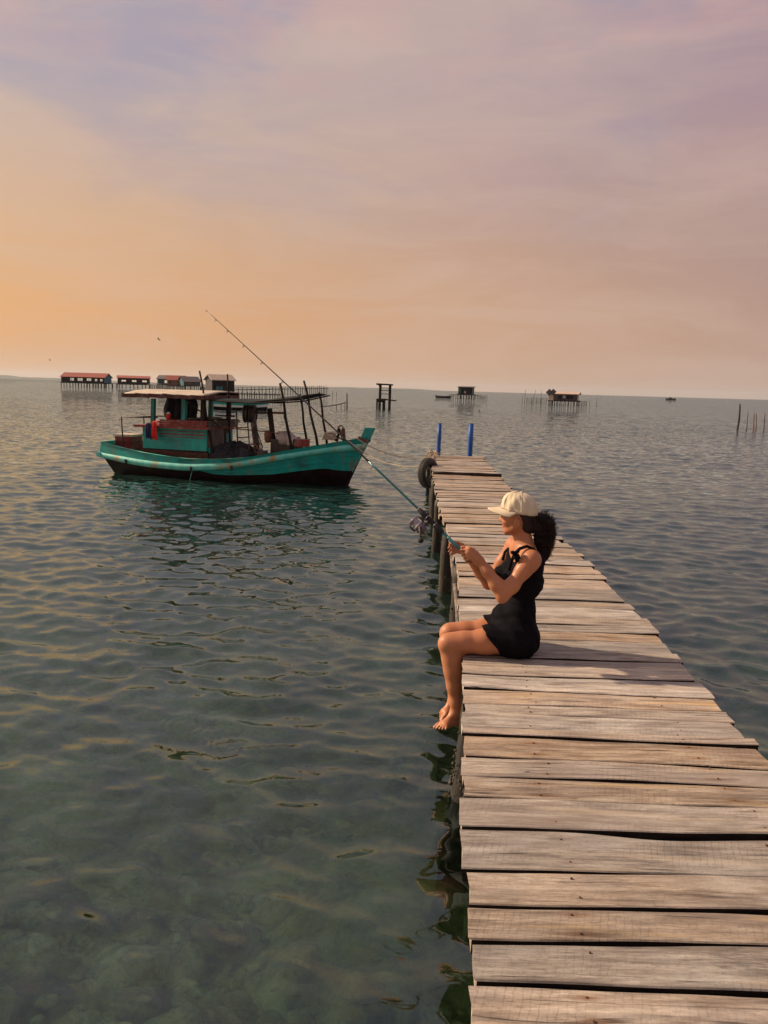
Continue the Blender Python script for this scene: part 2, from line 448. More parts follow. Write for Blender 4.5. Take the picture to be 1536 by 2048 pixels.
def skin_mat():
    m, g = new_mat('mottled_skin')  # the skin's own tone, two browns with redder mottling
    tc = g.node('ShaderNodeTexCoord').outputs['Object']
    n = g.noise(tc, 7, 4, .6); n2 = g.noise(tc, 38, 4, .65); n3 = g.noise(tc, 420, 3, .6)
    col = g.mix(g.maprange(n, .35, .65), (.455, .180, .084, 1), (.385, .138, .062, 1))
    col = g.mix(g.maprange(n2, .50, .72, 0, .35), col, (.36, .105, .055, 1))
    def ex(b):
        b.inputs['Subsurface Weight'].default_value = .12; b.inputs['Subsurface Radius'].default_value = (.012, .004, .002); b.inputs['Subsurface Scale'].default_value = 1.0
    finish(g, col, g.maprange(n2, .3, .7, .40, .58), g.math('ADD', n3, g.math('MULTIPLY', n2, 2.0)), .16, .002, .4, ex)
    return m
M['skin'] = skin_mat()
M['lips'] = simple('lips', (.36, .09, .065), (.30, .07, .05), 20, .4)
M['toenail'] = simple('painted_nail', (.72, .55, .50), (.68, .50, .46), 20, .3)
M['romper'] = simple('black_romper_fabric', (.0050, .0042, .0060), (.0075, .0065, .009), 60, .85, bstr=.4, bdist=.004, spec=.06)
M['capcloth'] = simple('cream_cap_cotton', (.64, .52, .38), (.56, .45, .32), 20, .9, bstr=.3, bdist=.003, spec=.15)
M['hair'] = simple('dark_brown_hair', (.012, .0055, .004), (.022, .009, .006), 30, .5, bstr=.5, bdist=.01, spec=.3)
M['eye'] = simple('eye_dark', (.02, .012, .01), (.02, .012, .01), 5, .2)
M['rodteal'] = simple('teal_rod_blank', (.010, .15, .165), (.008, .11, .13), 30, .28, spec=.6)
M['roddark'] = simple('dark_rod_blank', (.020, .017, .018), (.03, .022, .02), 30, .35, spec=.6)
M['grip'] = simple('black_foam_grip', (.014, .013, .014), (.024, .02, .02), 60, .75)
M['reelmetal'] = simple('violet_grey_reel_metal', (.085, .055, .080), (.035, .022, .034), 30, .25, spec=.8)
M['reelpale'] = simple('pale_reel_metal', (.34, .28, .31), (.20, .16, .19), 30, .25, spec=.8)
M['bird'] = simple('dark_feathers', (.02, .016, .014), (.04, .03, .025), 20, .8)
M['hill'] = simple('forested_hill', (.045, .065, .035), (.03, .045, .028), .01, .95, bstr=.2)
M['buoy'] = simple('dark_buoy', (.03, .025, .022), (.05, .04, .03), 10, .6)
M['white'] = simple('white_boat_paint', (.66, .68, .62), (.52, .54, .50), 4, .5, grime=(.2, .18, .14))

def water_mat():
    m, g = new_mat('sea_water')
    geo = g.node('ShaderNodeNewGeometry')
    P = geo.outputs['Position']
    spw = g.node('ShaderNodeSeparateXYZ'); g.put(spw.inputs[0], P)
    r = spw.outputs[1]                         # metres offshore: deeper and choppier water further out
    v = g.mapping(P, scale=(.62, 1.0, 1.0), rot=(0, 0, .12))
    a = g.noise(v, 6.5, 2, .5, .2, col=True)
    b = g.noise(g.mapping(v, loc=(9, 4, 2)), 1.15, 3, .55, .2, col=True)
    s1 = g.maprange(r, 8, 45, .13, 1.5)
    s2 = g.maprange(r, 18, 80, .0, 1.25)
    d = g.vmath('ADD', g.vmath('SCALE', g.vmath('SUBTRACT', a, (.5, .5, .5)), s=s1), g.vmath('SCALE', g.vmath('SUBTRACT', b, (.5, .5, .5)), s=s2))
    d = g.vmath('MULTIPLY', d, (1, 1, 0))
    N = g.vmath('NORMALIZE', g.vmath('ADD', geo.outputs['Normal'], d))
    fr = g.node('ShaderNodeFresnel'); fr.inputs[0].default_value = 1.76; g.l.new(N, fr.inputs['Normal'])
    gl = g.node('ShaderNodeBsdfGlossy'); gl.inputs['Color'].default_value = (.82, .95, 1.0, 1); gl.inputs['Roughness'].default_value = .025; g.l.new(N, gl.inputs['Normal'])
    rf = g.node('ShaderNodeBsdfRefraction'); rf.inputs['Color'].default_value = (.86, 1.0, .84, 1); rf.inputs['IOR'].default_value = 1.333; rf.inputs['Roughness'].default_value = .0; g.l.new(N, rf.inputs['Normal'])
    df = g.node('ShaderNodeBsdfDiffuse'); g.put(df.inputs['Color'], g.mix(g.maprange(r, 4, 13), (.032, .052, .034, 1), (.012, .026, .022, 1)))
    body = g.node('ShaderNodeMixShader'); g.put(body.inputs[0], g.maprange(r, 3.5, 14, .06, .85))
    tr = g.node('ShaderNodeBsdfTransparent'); tr.inputs['Color'].default_value = (.76, .95, .76, 1)
    clear = g.node('ShaderNodeMixShader'); clear.inputs[0].default_value = .55
    g.l.new(rf.outputs[0], clear.inputs[1]); g.l.new(tr.outputs[0], clear.inputs[2])
    g.l.new(clear.outputs[0], body.inputs[1]); g.l.new(df.outputs[0], body.inputs[2])
    mx = g.node('ShaderNodeMixShader'); g.l.new(fr.outputs[0], mx.inputs[0])
    g.l.new(body.outputs[0], mx.inputs[1]); g.l.new(gl.outputs[0], mx.inputs[2])
    o = g.node('ShaderNodeOutputMaterial'); g.l.new(mx.outputs[0], o.inputs[0])
    return m
def seabed_mat():
    m, g = new_mat('weedy_seabed')
    tc = g.node('ShaderNodeTexCoord').outputs['Object']
    w = g.noise(tc, 1.3, 4, .6, col=True)
    v = g.vmath('ADD', tc, g.vmath('SCALE', w, s=.22))
    n1 = g.noise(v, .9, 8, .70, .1)
    n2 = g.noise(v, 4.5, 8, .72, .0)
    n3 = g.noise(g.mapping(v, loc=(3, 9, 1)), 1.4, 4, .6)
    col = g.ramp(n1, [(.40, (.085, .105, .050)), (.47, (.27, .30, .13)), (.54, (.52, .54, .26)), (.63, (.76, .77, .55))])
    col = g.mix(g.maprange(n2, .48, .66, 0, .6), col, (.035, .045, .024))
    col = g.mix(g.maprange(n3, .60, .72, 0, .7), col, (.20, .13, .055))
    finish(g, col, .9, n2, .6, .08, .1)
    return m
M['water'] = water_mat()
M['seabed'] = seabed_mat()

# ------------------------------------------------------------------ water, seabed, hills
def polar_grid(radii, angs):
    R, A = np.meshgrid(radii, angs, indexing='ij')
    X = R * np.sin(A); Y = R * np.cos(A)
    nr, na = R.shape
    i, j = np.meshgrid(np.arange(nr - 1), np.arange(na), indexing='ij')
    j2 = (j + 1) % na
    q = np.stack([i * na + j, i * na + j2, (i + 1) * na + j2, (i + 1) * na + j], -1).reshape(-1, 4)
    return X.ravel(), Y.ravel(), q

def make_water():
    front = np.radians(np.linspace(-38, 38, 540))
    back = np.radians(np.linspace(40, 320, 90))[1:-1]
    angs = np.concatenate([front, back])
    rad = [.02, .3, .6, .8, 1.0]
    while rad[-1] < 95: rad.append(rad[-1] * 1.0046 + .002)
    while rad[-1] < 16000: rad.append(rad[-1] * 1.25)
    rad = np.array(rad)
    X, Y, q = polar_grid(rad, angs)
    R = np.hypot(X, Y)
    dz = np.zeros_like(X); dx = np.zeros_like(X); dy = np.zeros_like(X)
    inside = R < 98
    x, y, r = X[inside], Y[inside], R[inside]
    inframe = np.clip((radians(44) - np.abs(np.arctan2(x, y))) / radians(6), 0, 1)
    z = np.zeros_like(x); gx = np.zeros_like(x); gy = np.zeros_like(x)
    wr = np.random.default_rng(5)
    N = 110
    lam = np.exp(wr.uniform(np.log(.09), np.log(1.7), N))
    main = radians(-102)                               # waves run in from the open sea, a little across
    th = main + wr.normal(0, radians(30), N) * np.where(wr.random(N) < .25, 2.0, 1.0)
    ph = wr.uniform(0, 2 * pi, N)
    # patchiness: gusts
    gust = 1 + .35 * np.sin(x * .31 + 1.3 * np.sin(y * .17)) * np.sin(y * .23 + .8)
    offs = np.clip((y + 1) / 14, 0.2, 1)
    calm = .85 + .45 * np.clip((y - 3) / 12, 0, 1)
    for l, t, p in zip(lam, th, ph):
        k = 2 * pi / l
        slope = .160 * sqrt(2 / N) * (1.45 if .13 < l < .40 else (1.0 if l < .13 else (.62 if l < .9 else .35)))
        wgt = np.clip(l / (r * .0046 * 2.6 + .005) - 1, 0, 1) * inframe * gust * calm
        if l < .3: wgt = wgt * (.45 + .55 * offs)
        a = slope / k * wgt
        arg = k * (x * cos(t) + y * sin(t)) + p
        z += a * np.cos(arg)
        gx -= .8 * a * cos(t) * np.sin(arg); gy -= .8 * a * sin(t) * np.sin(arg)
    # ring ripples from something that dropped in
    for (px, py, n) in ((372, 1451, 1.0), (455, 1487, .7)):
        c = onz(px, py, 0); d = np.hypot(x - c[0], y - c[1])
        z += .0035 * n * np.cos(d * 2 * pi / .055) * np.exp(-((d - .09) / .07) ** 2)
    dz[inside] = z; dx[inside] = gx; dy[inside] = gy
    V = np.stack([X + dx, Y + dy, dz], 1)
    o = np_obj('water', V, q, M['water'])
    tag(o, kind='structure')
def make_seabed():
    angs = np.radians(np.linspace(0, 360, 181)[:-1])
    rad = [.05] + list(np.geomspace(.6, 60, 150)) + [200, 1000, 4000, 16000]
    X, Y, q = polar_grid(np.array(rad), angs)
    n = np.zeros_like(X)
    wr = np.random.default_rng(3)
    for i in range(40):
        l = np.exp(wr.uniform(np.log(.5), np.log(4))); t = wr.uniform(0, 2 * pi); p = wr.uniform(0, 6.28)
        n += l * .028 * np.cos(2 * pi / l * (X * cos(t) + Y * sin(t)) + p)
    Z = -.85 - np.clip(Y - 3, 0, 60) * .075 + n * np.clip(60 / (np.hypot(X, Y) + 1), 0, 1)
    o = np_obj('seabed', np.stack([X, Y, np.minimum(Z, -.55)], 1), q, M['seabed'])
    tag(o, kind='structure')
def make_stones():
    wr = random.Random(21); b = MB()
    for q in range(420):
        px, py = wr.uniform(-200, 960), wr.uniform(1330, 2250)
        p = onz(px, py, -.85)
        if p[1] > 7.5: continue
        r = wr.choice((.03, .045, .06, .08, .12)) * wr.uniform(.7, 1.3); s0 = len(b.v)
        b.ball((p[0], p[1], -.90 - max(p[1] - 3, 0) * .075 + r * .2), (r * wr.uniform(.8, 1.5), r * wr.uniform(.8, 1.4), r * .7), 9, 6)
        for i in range(s0, len(b.v)): b.v[i] += Vector((wr.uniform(-1, 1), wr.uniform(-1, 1), wr.uniform(-1, 1))) * r * .13
    m, g = new_mat('weedy_stone'); tc = g.node('ShaderNodeTexCoord').outputs['Object']
    n = g.noise(tc, 2.2, 3, .5); n2 = g.noise(tc, 16, 5, .7)
    col = g.ramp(n, [(.35, (.10, .12, .05)), (.48, (.46, .44, .17)), (.55, (.64, .65, .44)), (.66, (.30, .18, .07))])
    col = g.mix(g.maprange(n2, .45, .65, 0, .7), col, (.04, .05, .025))
    finish(g, col, .9, n2, .5, .02, .1)
    tag(b.build('seabed_stones', m, None, True), 'weedy stones scattered on the shallow seabed', None, None, 'stuff')
make_water()
make_seabed()
make_stones()

def make_hills():
    for nm, D, segs, seed in (('hills', 7600, [(-40, 128, 9), (60, 135, 7)], 1), ('hills', 9800, [(-140, 330, 5.0), (560, 900, 3.5)], 2)):
        b = MB(); wr = random.Random(seed)
        for (x0, x1, hpx) in segs:
            P0, P1 = ony(x0, 770, D), ony(x1, 770, D)
            n = 40
            ph = [wr.uniform(0, 6) for _ in range(5)]
            def fn(u, v):
                x = P0[0] + (P1[0] - P0[0]) * u
                prof = sin(pi * u) ** .6 * (.62 + .25 * sin(5 * u + ph[0]) + .13 * sin(13 * u + ph[1]) + .06 * sin(31 * u + ph[2]))
                h = hpx * D / FPX * max(prof, 0)
                return (x, D + 900 * (v - .5), h * sin(pi * v) ** .7 - 3)
            b.sheet(fn, n, 10)
        tag(b.build(nm, M['hill'], None, True), kind='structure')
make_hills()

# ------------------------------------------------------------------ pier
DZ = .75
LE = sorted([(onz(x, y, DZ)[1], onz(x, y, DZ)[0]) for x, y in
    [(945,2048),(942,1965),(935,1800),(926,1740),(926,1593),(927,1500),(927,1374),(925,1312),(918,1247),(919,1225),(918,1176),(915,1140),(910,1112),(906,1082),(897,1061),(884,1035),(877,1011),(870,975),(866,948),(863,922),(856,909)]])
RE = sorted([(onz(x, y, DZ)[1], onz(x, y, DZ)[0]) for x, y in
    [(1536,1515),(1500,1480),(1465,1445),(1430,1397),(1393,1363),(1364,1325),(1345,1304),(1324,1277),(1289,1240),(1237,1185),(1190,1135),(1118,1075),(1035,985),(1015,971),(1002,956),(995,946),(977,927),(962,910)]])
def xleft(y): return float(np.interp(y, [a for a, _ in LE], [b for _, b in LE]))
def xright(y): return float(np.interp(y, [-1.] + [a for a, _ in RE], [1.50] + [b for _, b in RE]))
pier = empty('pier', (.9, 2, 0))
tag(pier, 'long narrow wooden pier of weathered grey brown planks running out over the water', 'pier')
def seg(cx1, cy1, cx2, cy2, ga, gb):
    f = 636 / 1536
    a = onz(900 + f * cx1, 1240 + f * cy1, DZ); b = onz(900 + f * cx2, 1240 + f * cy2, DZ)
    k = (b[1] - a[1]) / (b[0] - a[0])
    return (a[1] - k * a[0], k, ga, gb, a[0], b[0])
gaps = [seg(105,1757,1536,1808,.020,.012), seg(90,1550,1536,1575,.022,.010), seg(80,1378,1536,1412,.003,.014), seg(70,1203,1536,1240,.024,.003),
        seg(65,1000,1536,1045,.002,.010), seg(65,852,1536,908,.010,.010), seg(70,745,1536,806,.006,.009), seg(70,650,1536,715,.010,.009),
        seg(70,552,1480,612,.012,.012), seg(70,513,1440,576,.005,.006), seg(70,440,1380,497,.004,.007), seg(65,395,1330,440,.006,.008), seg(65,325,1280,380,.007,.008),
        seg(65,262,1190,297,.007,.005), seg(60,212,1160,237,.003,.004), seg(60,175,1120,205,.009,.009)]
# towards and behind the photographer
y0 = gaps[0][0]
pre = []
for i in range(9):
    y0 -= rng.uniform(.12, .17); pre.append((y0, .0, .01, .01, .2, 1.4))
gaps = pre[::-1] + gaps
for ypx in (1298.5, 1279, 1263, 1248, 1230, 1213, 1197, 1175, 1156):
    a = onz(1090, ypx, DZ); gaps.append((a[1] + rng.uniform(-.01, .01), rng.uniform(-.012, .012), rng.uniform(.003, .013), rng.uniform(.003, .013), .5, 1.7))
while gaps[-1][0] < 17.0:
    last = gaps[-1]
    gaps.append((last[0] + rng.choice((.10, .12, .13, .15, .17)) * rng.uniform(.9, 1.1), rng.uniform(-.014, .014) * .8, abs(rng.gauss(.006, .006)) + .002, abs(rng.gauss(.006, .006)) + .002, .7, 1.9))

def gap_half(gp, x):
    u = (x - gp[4]) / (gp[5] - gp[4]); u = min(max(u, 0), 1)
    return .5 * (.003 + 1.0 * (gp[2] + (gp[3] - gp[2]) * u))
for i in range(len(gaps) - 1):
    A, Bg = gaps[i], gaps[i + 1]
    ym = .5 * (A[0] + Bg[0]) + .5 * (A[1] + Bg[1]) * .9
    near = ym < 4.6
    xl = xleft(ym) + rng.uniform(-.012, .012); xr = xright(ym) + rng.uniform(-.016, .016)
    if not near: xl += rng.uniform(-.02, .015); xr += rng.uniform(-.03, .03)
    nx = 30 if near else 10
    ph = [rng.uniform(0, 6.28) for _ in range(8)]
    amp = .0035 if near else .005
    wob = lambda x, o: amp * (sin(2.3 * x + ph[o]) + .6 * sin(6.1 * x + ph[o + 1]) + .35 * sin(15 * x + ph[o + 2]))
    zoff = rng.uniform(-.004, .004) if near else rng.uniform(-.008, .008)
    tilt = rng.uniform(-.012, .012); bow_ = rng.uniform(-.006, .006)
    th = .045; c = .0035
    cx, cy = .5 * (xl + xr), ym
    v = []; f = []
    kl = (xleft(ym + .5) - xleft(ym - .5)) if ym > 2.1 else .075; kr = (xright(ym + .5) - xright(ym - .5))
    for a in range(nx + 1):
        u = a / nx; x = xl + (xr - xl) * u
        ya = A[0] + A[1] * x + gap_half(A, x) + wob(x, 0)
        yb = Bg[0] + Bg[1] * x - gap_half(Bg, x) + wob(x, 3)
        if i == 12: yb -= .030 * exp(-((x - .95) / .22) ** 2)        # the wide gap in front
        if yb - ya < .03: yb = ya + .03
        w = yb - ya
        zc = zoff + bow_ * (2 * u - 1) ** 2 + .0015 * sin(9 * u + ph[6])
        ring = [(ya, -th), (ya, -c), (ya + c, 0), (ya + w * .35, .0012), (ya + w * .65, .0012), (yb - c, 0), (yb, -c), (yb, -th)]
        for b, (yy, zz) in enumerate(ring):
            ex = 0
            if a in (0, nx): ex = (.004 * sin(b * 1.7 + ph[7]) + (.003 if b in (0, 1, 6, 7) else 0)) * (1 if a == 0 else -1)
            ex += ((1 - u) * kl + u * kr) * (yy - ym)
            v.append((x + ex - cx, yy - cy, zz + zc + tilt * (yy - ym)))
    n = 8
    for a in range(nx):
        for b in range(n):
            f.append((a * n + b, a * n + (b + 1) % n, (a + 1) * n + (b + 1) % n, (a + 1) * n + b)[::-1])
    f.append(tuple(range(n))); f.append(tuple(nx * n + b for b in reversed(range(n))))
    o = mesh_obj('plank', v, f, M['plank'], pier, False, (cx - .9, cy - 2, DZ))
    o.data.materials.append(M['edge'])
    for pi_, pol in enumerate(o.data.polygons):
        if pi_ < nx * n and (pi_ % n) in (0, 6, 7): pol.material_index = 1  # both sides and underside get the painted gap shade
    ny = .26 * (Bg[0] - A[0])
    na, nb = xleft(ym) + .30 - cx + rng.uniform(-.03, .03), xright(ym) - .27 - cx + rng.uniform(-.03, .03)
    o['nail_a'] = na; o['nail_b'] = nb; o['nail_y'] = ny; o['rust'] = rng.choice((.1, .3, .5, .9, 1.3))
    if ym < 3.9 and ym > 1.0:
        for xx in (na, nb):
            for sy in (-1, 1):
                if rng.random() < .15: continue
                b = MB(); b.disc((xx + rng.uniform(-.012, .012), sy * ny, .0017 + zoff), (rng.uniform(-.2, .2), .1, 1), rng.uniform(.0028, .0042), .004, 7)
                b.build('nail', M['nail'], o)

# bents: pilings, cross beams, stringers
bents = [1.2, 3.86, 6.35, 8.15, 10.3, 12.6, 14.9, 17.0]
b_prev = None
for k, y in enumerate(bents):
    for sgn in (-1, 1):
        xt = (xleft(y) + .04) if sgn < 0 else (xright(y) - .12)
        lean = rng.uniform(-.05, .05)
        top = Vector((xt, y, DZ - .045)); bot = Vector((xt - (.06 if sgn < 0 else -.03) + lean * .4, y - .04 + lean, -1.9))
        if k == 1 and sgn < 0: top = Vector((.545, 3.93, DZ - .045)); bot = Vector((.33, 3.74, -1.5))
        r0 = rng.uniform(.058, .074) * (1.15 if k == 1 else 1)
        pts = []; rr = []
        for q in range(26):
            u = q / 25; p = top.lerp(bot, u)
            pts.append(p + Vector((.010 * sin(5 * u + k), .010 * cos(4 * u + k), 0))); rr.append(r0 * (1 + .18 * u + .05 * sin(9 * u + k)) * (1 + .09 * sin(37 * u + 3 * k) * sin(61 * u)))
        b = MB(); b.tube([p - Vector((.9, 2, 0)) for p in pts], rr, 14)
        po = b.build('piling', M['pile'], pier, True)
        if y < 9:
            b = MB()
            for q in range(170 if y < 5 else 60):
                z = rng.triangular(-.25, .46, .05)
                u = (top.z - z) / (top.z - bot.z); p = top.lerp(bot, u)
                a = rng.uniform(0, 2 * pi); R = r0 * (1 + .18 * u)
                s_ = rng.uniform(.004, .011)
                b.ball(p + Vector((cos(a) * R, sin(a) * R, 0)) - Vector((.9, 2, 0)), (s_, s_, s_ * rng.uniform(.7, 1.6)), 6, 4)
            b.build('barnacles', M['shell'], pier, False)['kind'] = 'stuff'
    b = MB(); b.tube([(xleft(y) + .05 - .9, y - 2, DZ - .15), (xright(y) + .02 - .9, y - 2, DZ - .15)], .042, 10)
    b.build('cross_beam', M['beam'], pier, True)
    if b_prev is not None:
        for off, fn in ((.10, xleft), (.32, xleft), (-.27, xright)):
            b = MB(); b.bar((fn(b_prev) + off - .9, b_prev - 2.1, DZ - .076), (fn(y) + off - .9, y - 1.9, DZ - .076), .06, .05)
            b.build('stringer', M['beam'], pier)
    b_prev = y
# thin light pole lashed along the left side
b = MB()
pp = [onz(897, 1066, .66), onz(903, 1095, .60), onz(905, 1130, .55), onz(911, 1175, .56), onz(915, 1215, .58), onz(916, 1250, .60)]
b.tube([Vector(p) - Vector((.9, 2, 0)) for p in pp], [.016, .018, .02, .02, .019, .017], 8)
b.build('side_pole', M['greywood'], pier, True)

# blue mooring posts at the far end
for (x, yt, yb, lab, r) in ((878, 847, 906, 'thin blue mooring post at the far left corner of the pier', .046), (941, 848, 908, 'thicker blue mooring post right of the other at the pier end', .056)):
    p = onz(x - 1.5, yb, DZ); Y = p[1]
    t = ony(x + 1.5, yt, Y + .02)
    q = empty('mooring_post', (p[0], p[1], -1.8))
    base = Vector((p[0], p[1], 0)); e = Vector(t) - Vector(p)
    b = MB(); n = 10
    low = Vector((p[0] - e.x * 2, p[1], -1.8)); hi_ = Vector(t)
    pts = [low.lerp(hi_, i / n) - Vector((p[0], p[1], -1.8)) for i in range(n + 1)]
    b.tube(pts, [r * (1.04 + .05 * sin(3 * i + x)) for i in range(n)] + [r * .97], 14)
    b.build('post', M['blue'], q, True)
    b = MB(); b.disc(pts[-1] + Vector((0, 0, .004)), e, r * .95, .010, 14); b.build('cap', M['iron'], q)
    for kk in (5.4, 7.7):
        pt = low.lerp(hi_, .62 + kk * .035) - Vector((p[0], p[1], -1.8))
        b = MB(); b.tube([pt, pt + Vector((r * 1.0, -r * .6, .012)), pt + Vector((r * 1.35, -r * .8, .03))], [.010, .009, .006], 6); b.build('knot', M['blue'], q)
    tag(q, lab, 'post', 'blue posts at the pier end')

# tyre hung on the left side
tc_ = ony(856.5, 946, 14.55)
q = empty('tyre', tuple(tc_))
axis = Vector((1, -.72, .05)).normalized()
Rt = .245
b = MB()
x_, y_ = frame_of(axis); n, m_ = 36, 14
prof = [(.60, .42), (.72, .72), (.9, .92), (1.02, .95), (1.10, .70), (1.13, .3), (1.13, -.3), (1.10, -.7), (1.02, -.95), (.9, -.92), (.72, -.72), (.60, -.42), (.66, -.32), (.70, 0), (.66, .32)]
m_ = len(prof)
for i in range(n):
    a = 2 * pi * i / n; d = x_ * cos(a) + y_ * sin(a)
    for (pr, pa) in prof: b.v.append(d * pr * Rt + axis * pa * .085)
for i in range(n):
    for j in range(m_): b.f.append((i * m_ + j, ((i + 1) % n) * m_ + j, ((i + 1) % n) * m_ + (j + 1) % m_, i * m_ + (j + 1) % m_))
b.build('casing', M['rubber'], q, True)
b = MB()
for i in range(n * 2):
    a = pi * i / n; d = x_ * cos(a) + y_ * sin(a); t = axis.cross(d)
    b.bar(d * Rt * 1.135 + axis * -.05 - t * .004, d * Rt * 1.135 + axis * .05 + t * .008, .012, .012)
b.build('tread', M['rubber'], q)['kind'] = 'stuff'
tag(q, 'old black car tyre hung as a fender on the left side of the pier', 'tyre')

# pole lying across the deck near the far end
a, c_ = onz(866, 945.5, DZ + .03), onz(1003, 951, DZ + .03)
b = MB(); b.tube([Vector(a).lerp(Vector(c_), i / 6) - Vector(a) + Vector((0, 0, .004 * sin(i * 2))) for i in range(7)], [.026, .028, .029, .03, .03, .031, .032], 10)
tag(b.build('pole', M['darkwood'], None, True, tuple(a)), 'dark round pole lying crosswise on the planks near the pier end', 'pole')

# ------------------------------------------------------------------ the woman fishing
class SDF:
    def __init__(s, lo, hi, h):
        s.lo = np.array(lo, np.float32); s.h = h
        s.n = np.ceil((np.array(hi) - s.lo) / h).astype(int) + 1
        s.d = np.full(s.n, 1.0, np.float32)
    def region(s, lo, hi):
        a = np.clip(np.floor((np.array(lo) - s.lo) / s.h).astype(int), 0, s.n - 1)
        b = np.clip(np.ceil((np.array(hi) - s.lo) / s.h).astype(int) + 1, 1, s.n)
        sl = tuple(slice(int(p), int(q)) for p, q in zip(a, b))
        ax = [s.lo[i] + s.h * np.arange(a[i], b[i], dtype=np.float32) for i in range(3)]
        return sl, np.meshgrid(*ax, indexing='ij', sparse=True)
    def blend(s, sl, d, k):
        o = s.d[sl]
        if k <= 0: s.d[sl] = np.minimum(o, d)
        else:
            hh = np.maximum(k - np.abs(o - d), 0) / k
            s.d[sl] = np.minimum(o, d) - hh * hh * k * .25
    def carve(s, sl, d, k):
        o = s.d[sl]; e = -d
        hh = np.maximum(k - np.abs(o - e), 0) / max(k, 1e-6)
        s.d[sl] = np.maximum(o, e) + hh * hh * k * .25
    def cone_d(s, a, b, ra, rb, XYZ):
        a = np.array(a, np.float32); b = np.array(b, np.float32)
        ba = b - a; L2 = float(ba @ ba) + 1e-12
        px, py, pz = XYZ[0] - a[0], XYZ[1] - a[1], XYZ[2] - a[2]
        t = np.clip((px * ba[0] + py * ba[1] + pz * ba[2]) / L2, 0, 1)
        return np.sqrt((px - t * ba[0]) ** 2 + (py - t * ba[1]) ** 2 + (pz - t * ba[2]) ** 2) - (ra + (rb - ra) * t)
    def cone(s, a, b, ra, rb=None, k=.02, clip=None, sub=False):
        rb = ra if rb is None else rb
        a = np.array(a); b = np.array(b); m = max(ra, rb) + k + .02
        sl, X = s.region(np.minimum(a, b) - m, np.maximum(a, b) + m)
        d = s.cone_d(a, b, ra, rb, X)
        if clip is not None:
            for (q, nn) in clip:
                d = np.maximum(d, (X[0] - q[0]) * nn[0] + (X[1] - q[1]) * nn[1] + (X[2] - q[2]) * nn[2])
        (s.carve if sub else s.blend)(sl, d, k)
    def ell(s, c, r, axes=None, k=.02, sub=False):
        c = np.array(c); m = max(r) + k + .02
        sl, X = s.region(c - m, c + m)
        A = np.eye(3) if axes is None else np.array(axes)
        q = [(X[0] - c[0]) * A[i][0] + (X[1] - c[1]) * A[i][1] + (X[2] - c[2]) * A[i][2] for i in range(3)]
        k0 = np.sqrt((q[0] / r[0]) ** 2 + (q[1] / r[1]) ** 2 + (q[2] / r[2]) ** 2)
        k1 = np.sqrt((q[0] / r[0] ** 2) ** 2 + (q[1] / r[1] ** 2) ** 2 + (q[2] / r[2] ** 2) ** 2) + 1e-6
        d = k0 * (k0 - 1) / k1
        (s.carve if sub else s.blend)(sl, d, k)
    def mesh(s):
        d = s.d; n = d.shape
        ins = d < 0
        cnt = np.zeros(tuple(q - 1 for q in n), np.int8)
        for i in (0, 1):
            for j in (0, 1):
                for k in (0, 1):
                    cnt += ins[i:n[0] - 1 + i, j:n[1] - 1 + j, k:n[2] - 1 + k]
        act = (cnt > 0) & (cnt < 8)
        idx = np.full(act.shape, -1, np.int64); cells = np.argwhere(act); idx[act] = np.arange(len(cells))
        acc = np.zeros((len(cells), 3)); num = np.zeros(len(cells))
        corners = [(i, j, k) for i in (0, 1) for j in (0, 1) for k in (0, 1)]
        val = {c: d[cells[:, 0] + c[0], cells[:, 1] + c[1], cells[:, 2] + c[2]] for c in corners}
        for c in corners:
            for ax in range(3):
                if c[ax] == 0:
                    e = list(c); e[ax] = 1; e = tuple(e)
                    v0, v1 = val[c], val[e]
                    m = (v0 < 0) != (v1 < 0)
                    t = np.where(m, v0 / np.where(m, v0 - v1, 1), 0)
                    p = np.array(c, float)[None, :].repeat(len(cells), 0); p[:, ax] += t
                    acc += p * m[:, None]; num += m
        V = s.lo + s.h * (cells + acc / np.maximum(num, 1)[:, None])
        F = []
        for ax in range(3):
            u, v = [(1, 2), (2, 0), (0, 1)][ax]
            A = [slice(None)] * 3; Bs = [slice(None)] * 3
            A[ax] = slice(0, n[ax] - 1); Bs[ax] = slice(1, n[ax])
            cr = ins[tuple(A)] != ins[tuple(Bs)]
            E = np.argwhere(cr)
            E = E[(E[:, u] > 0) & (E[:, v] > 0) & (E[:, u] < n[u] - 1) & (E[:, v] < n[v] - 1)]
            flip = ins[E[:, 0], E[:, 1], E[:, 2]]
            def cid(du, dv):
                q = E.copy(); q[:, u] -= du; q[:, v] -= dv
                return idx[q[:, 0], q[:, 1], q[:, 2]]
            Q = np.stack([cid(1, 1), cid(0, 1), cid(0, 0), cid(1, 0)], 1)
            Q[~flip] = Q[~flip][:, ::-1]
            F.append(Q)
        F = np.concatenate(F); F = F[(F >= 0).all(1)]
        # a light relaxation to hide the lattice
        for _ in range(2):
            sm = np.zeros_like(V); cn = np.zeros(len(V))
            for a in range(4):
                b = (a + 1) % 4
                np.add.at(sm, F[:, a], V[F[:, b]]); np.add.at(cn, F[:, a], 1)
                np.add.at(sm, F[:, b], V[F[:, a]]); np.add.at(cn, F[:, b], 1)
            V = .5 * V + .5 * sm / np.maximum(cn, 1)[:, None]
        return V, F

YN, YC, YF = 4.035, 4.125, 4.225           # near leg, middle of the body, far leg
P = ony
BLO, BHI = (.26, 3.80, .20), (.90, 4.45, 1.68)
bd = SDF(BLO, BHI, .004)
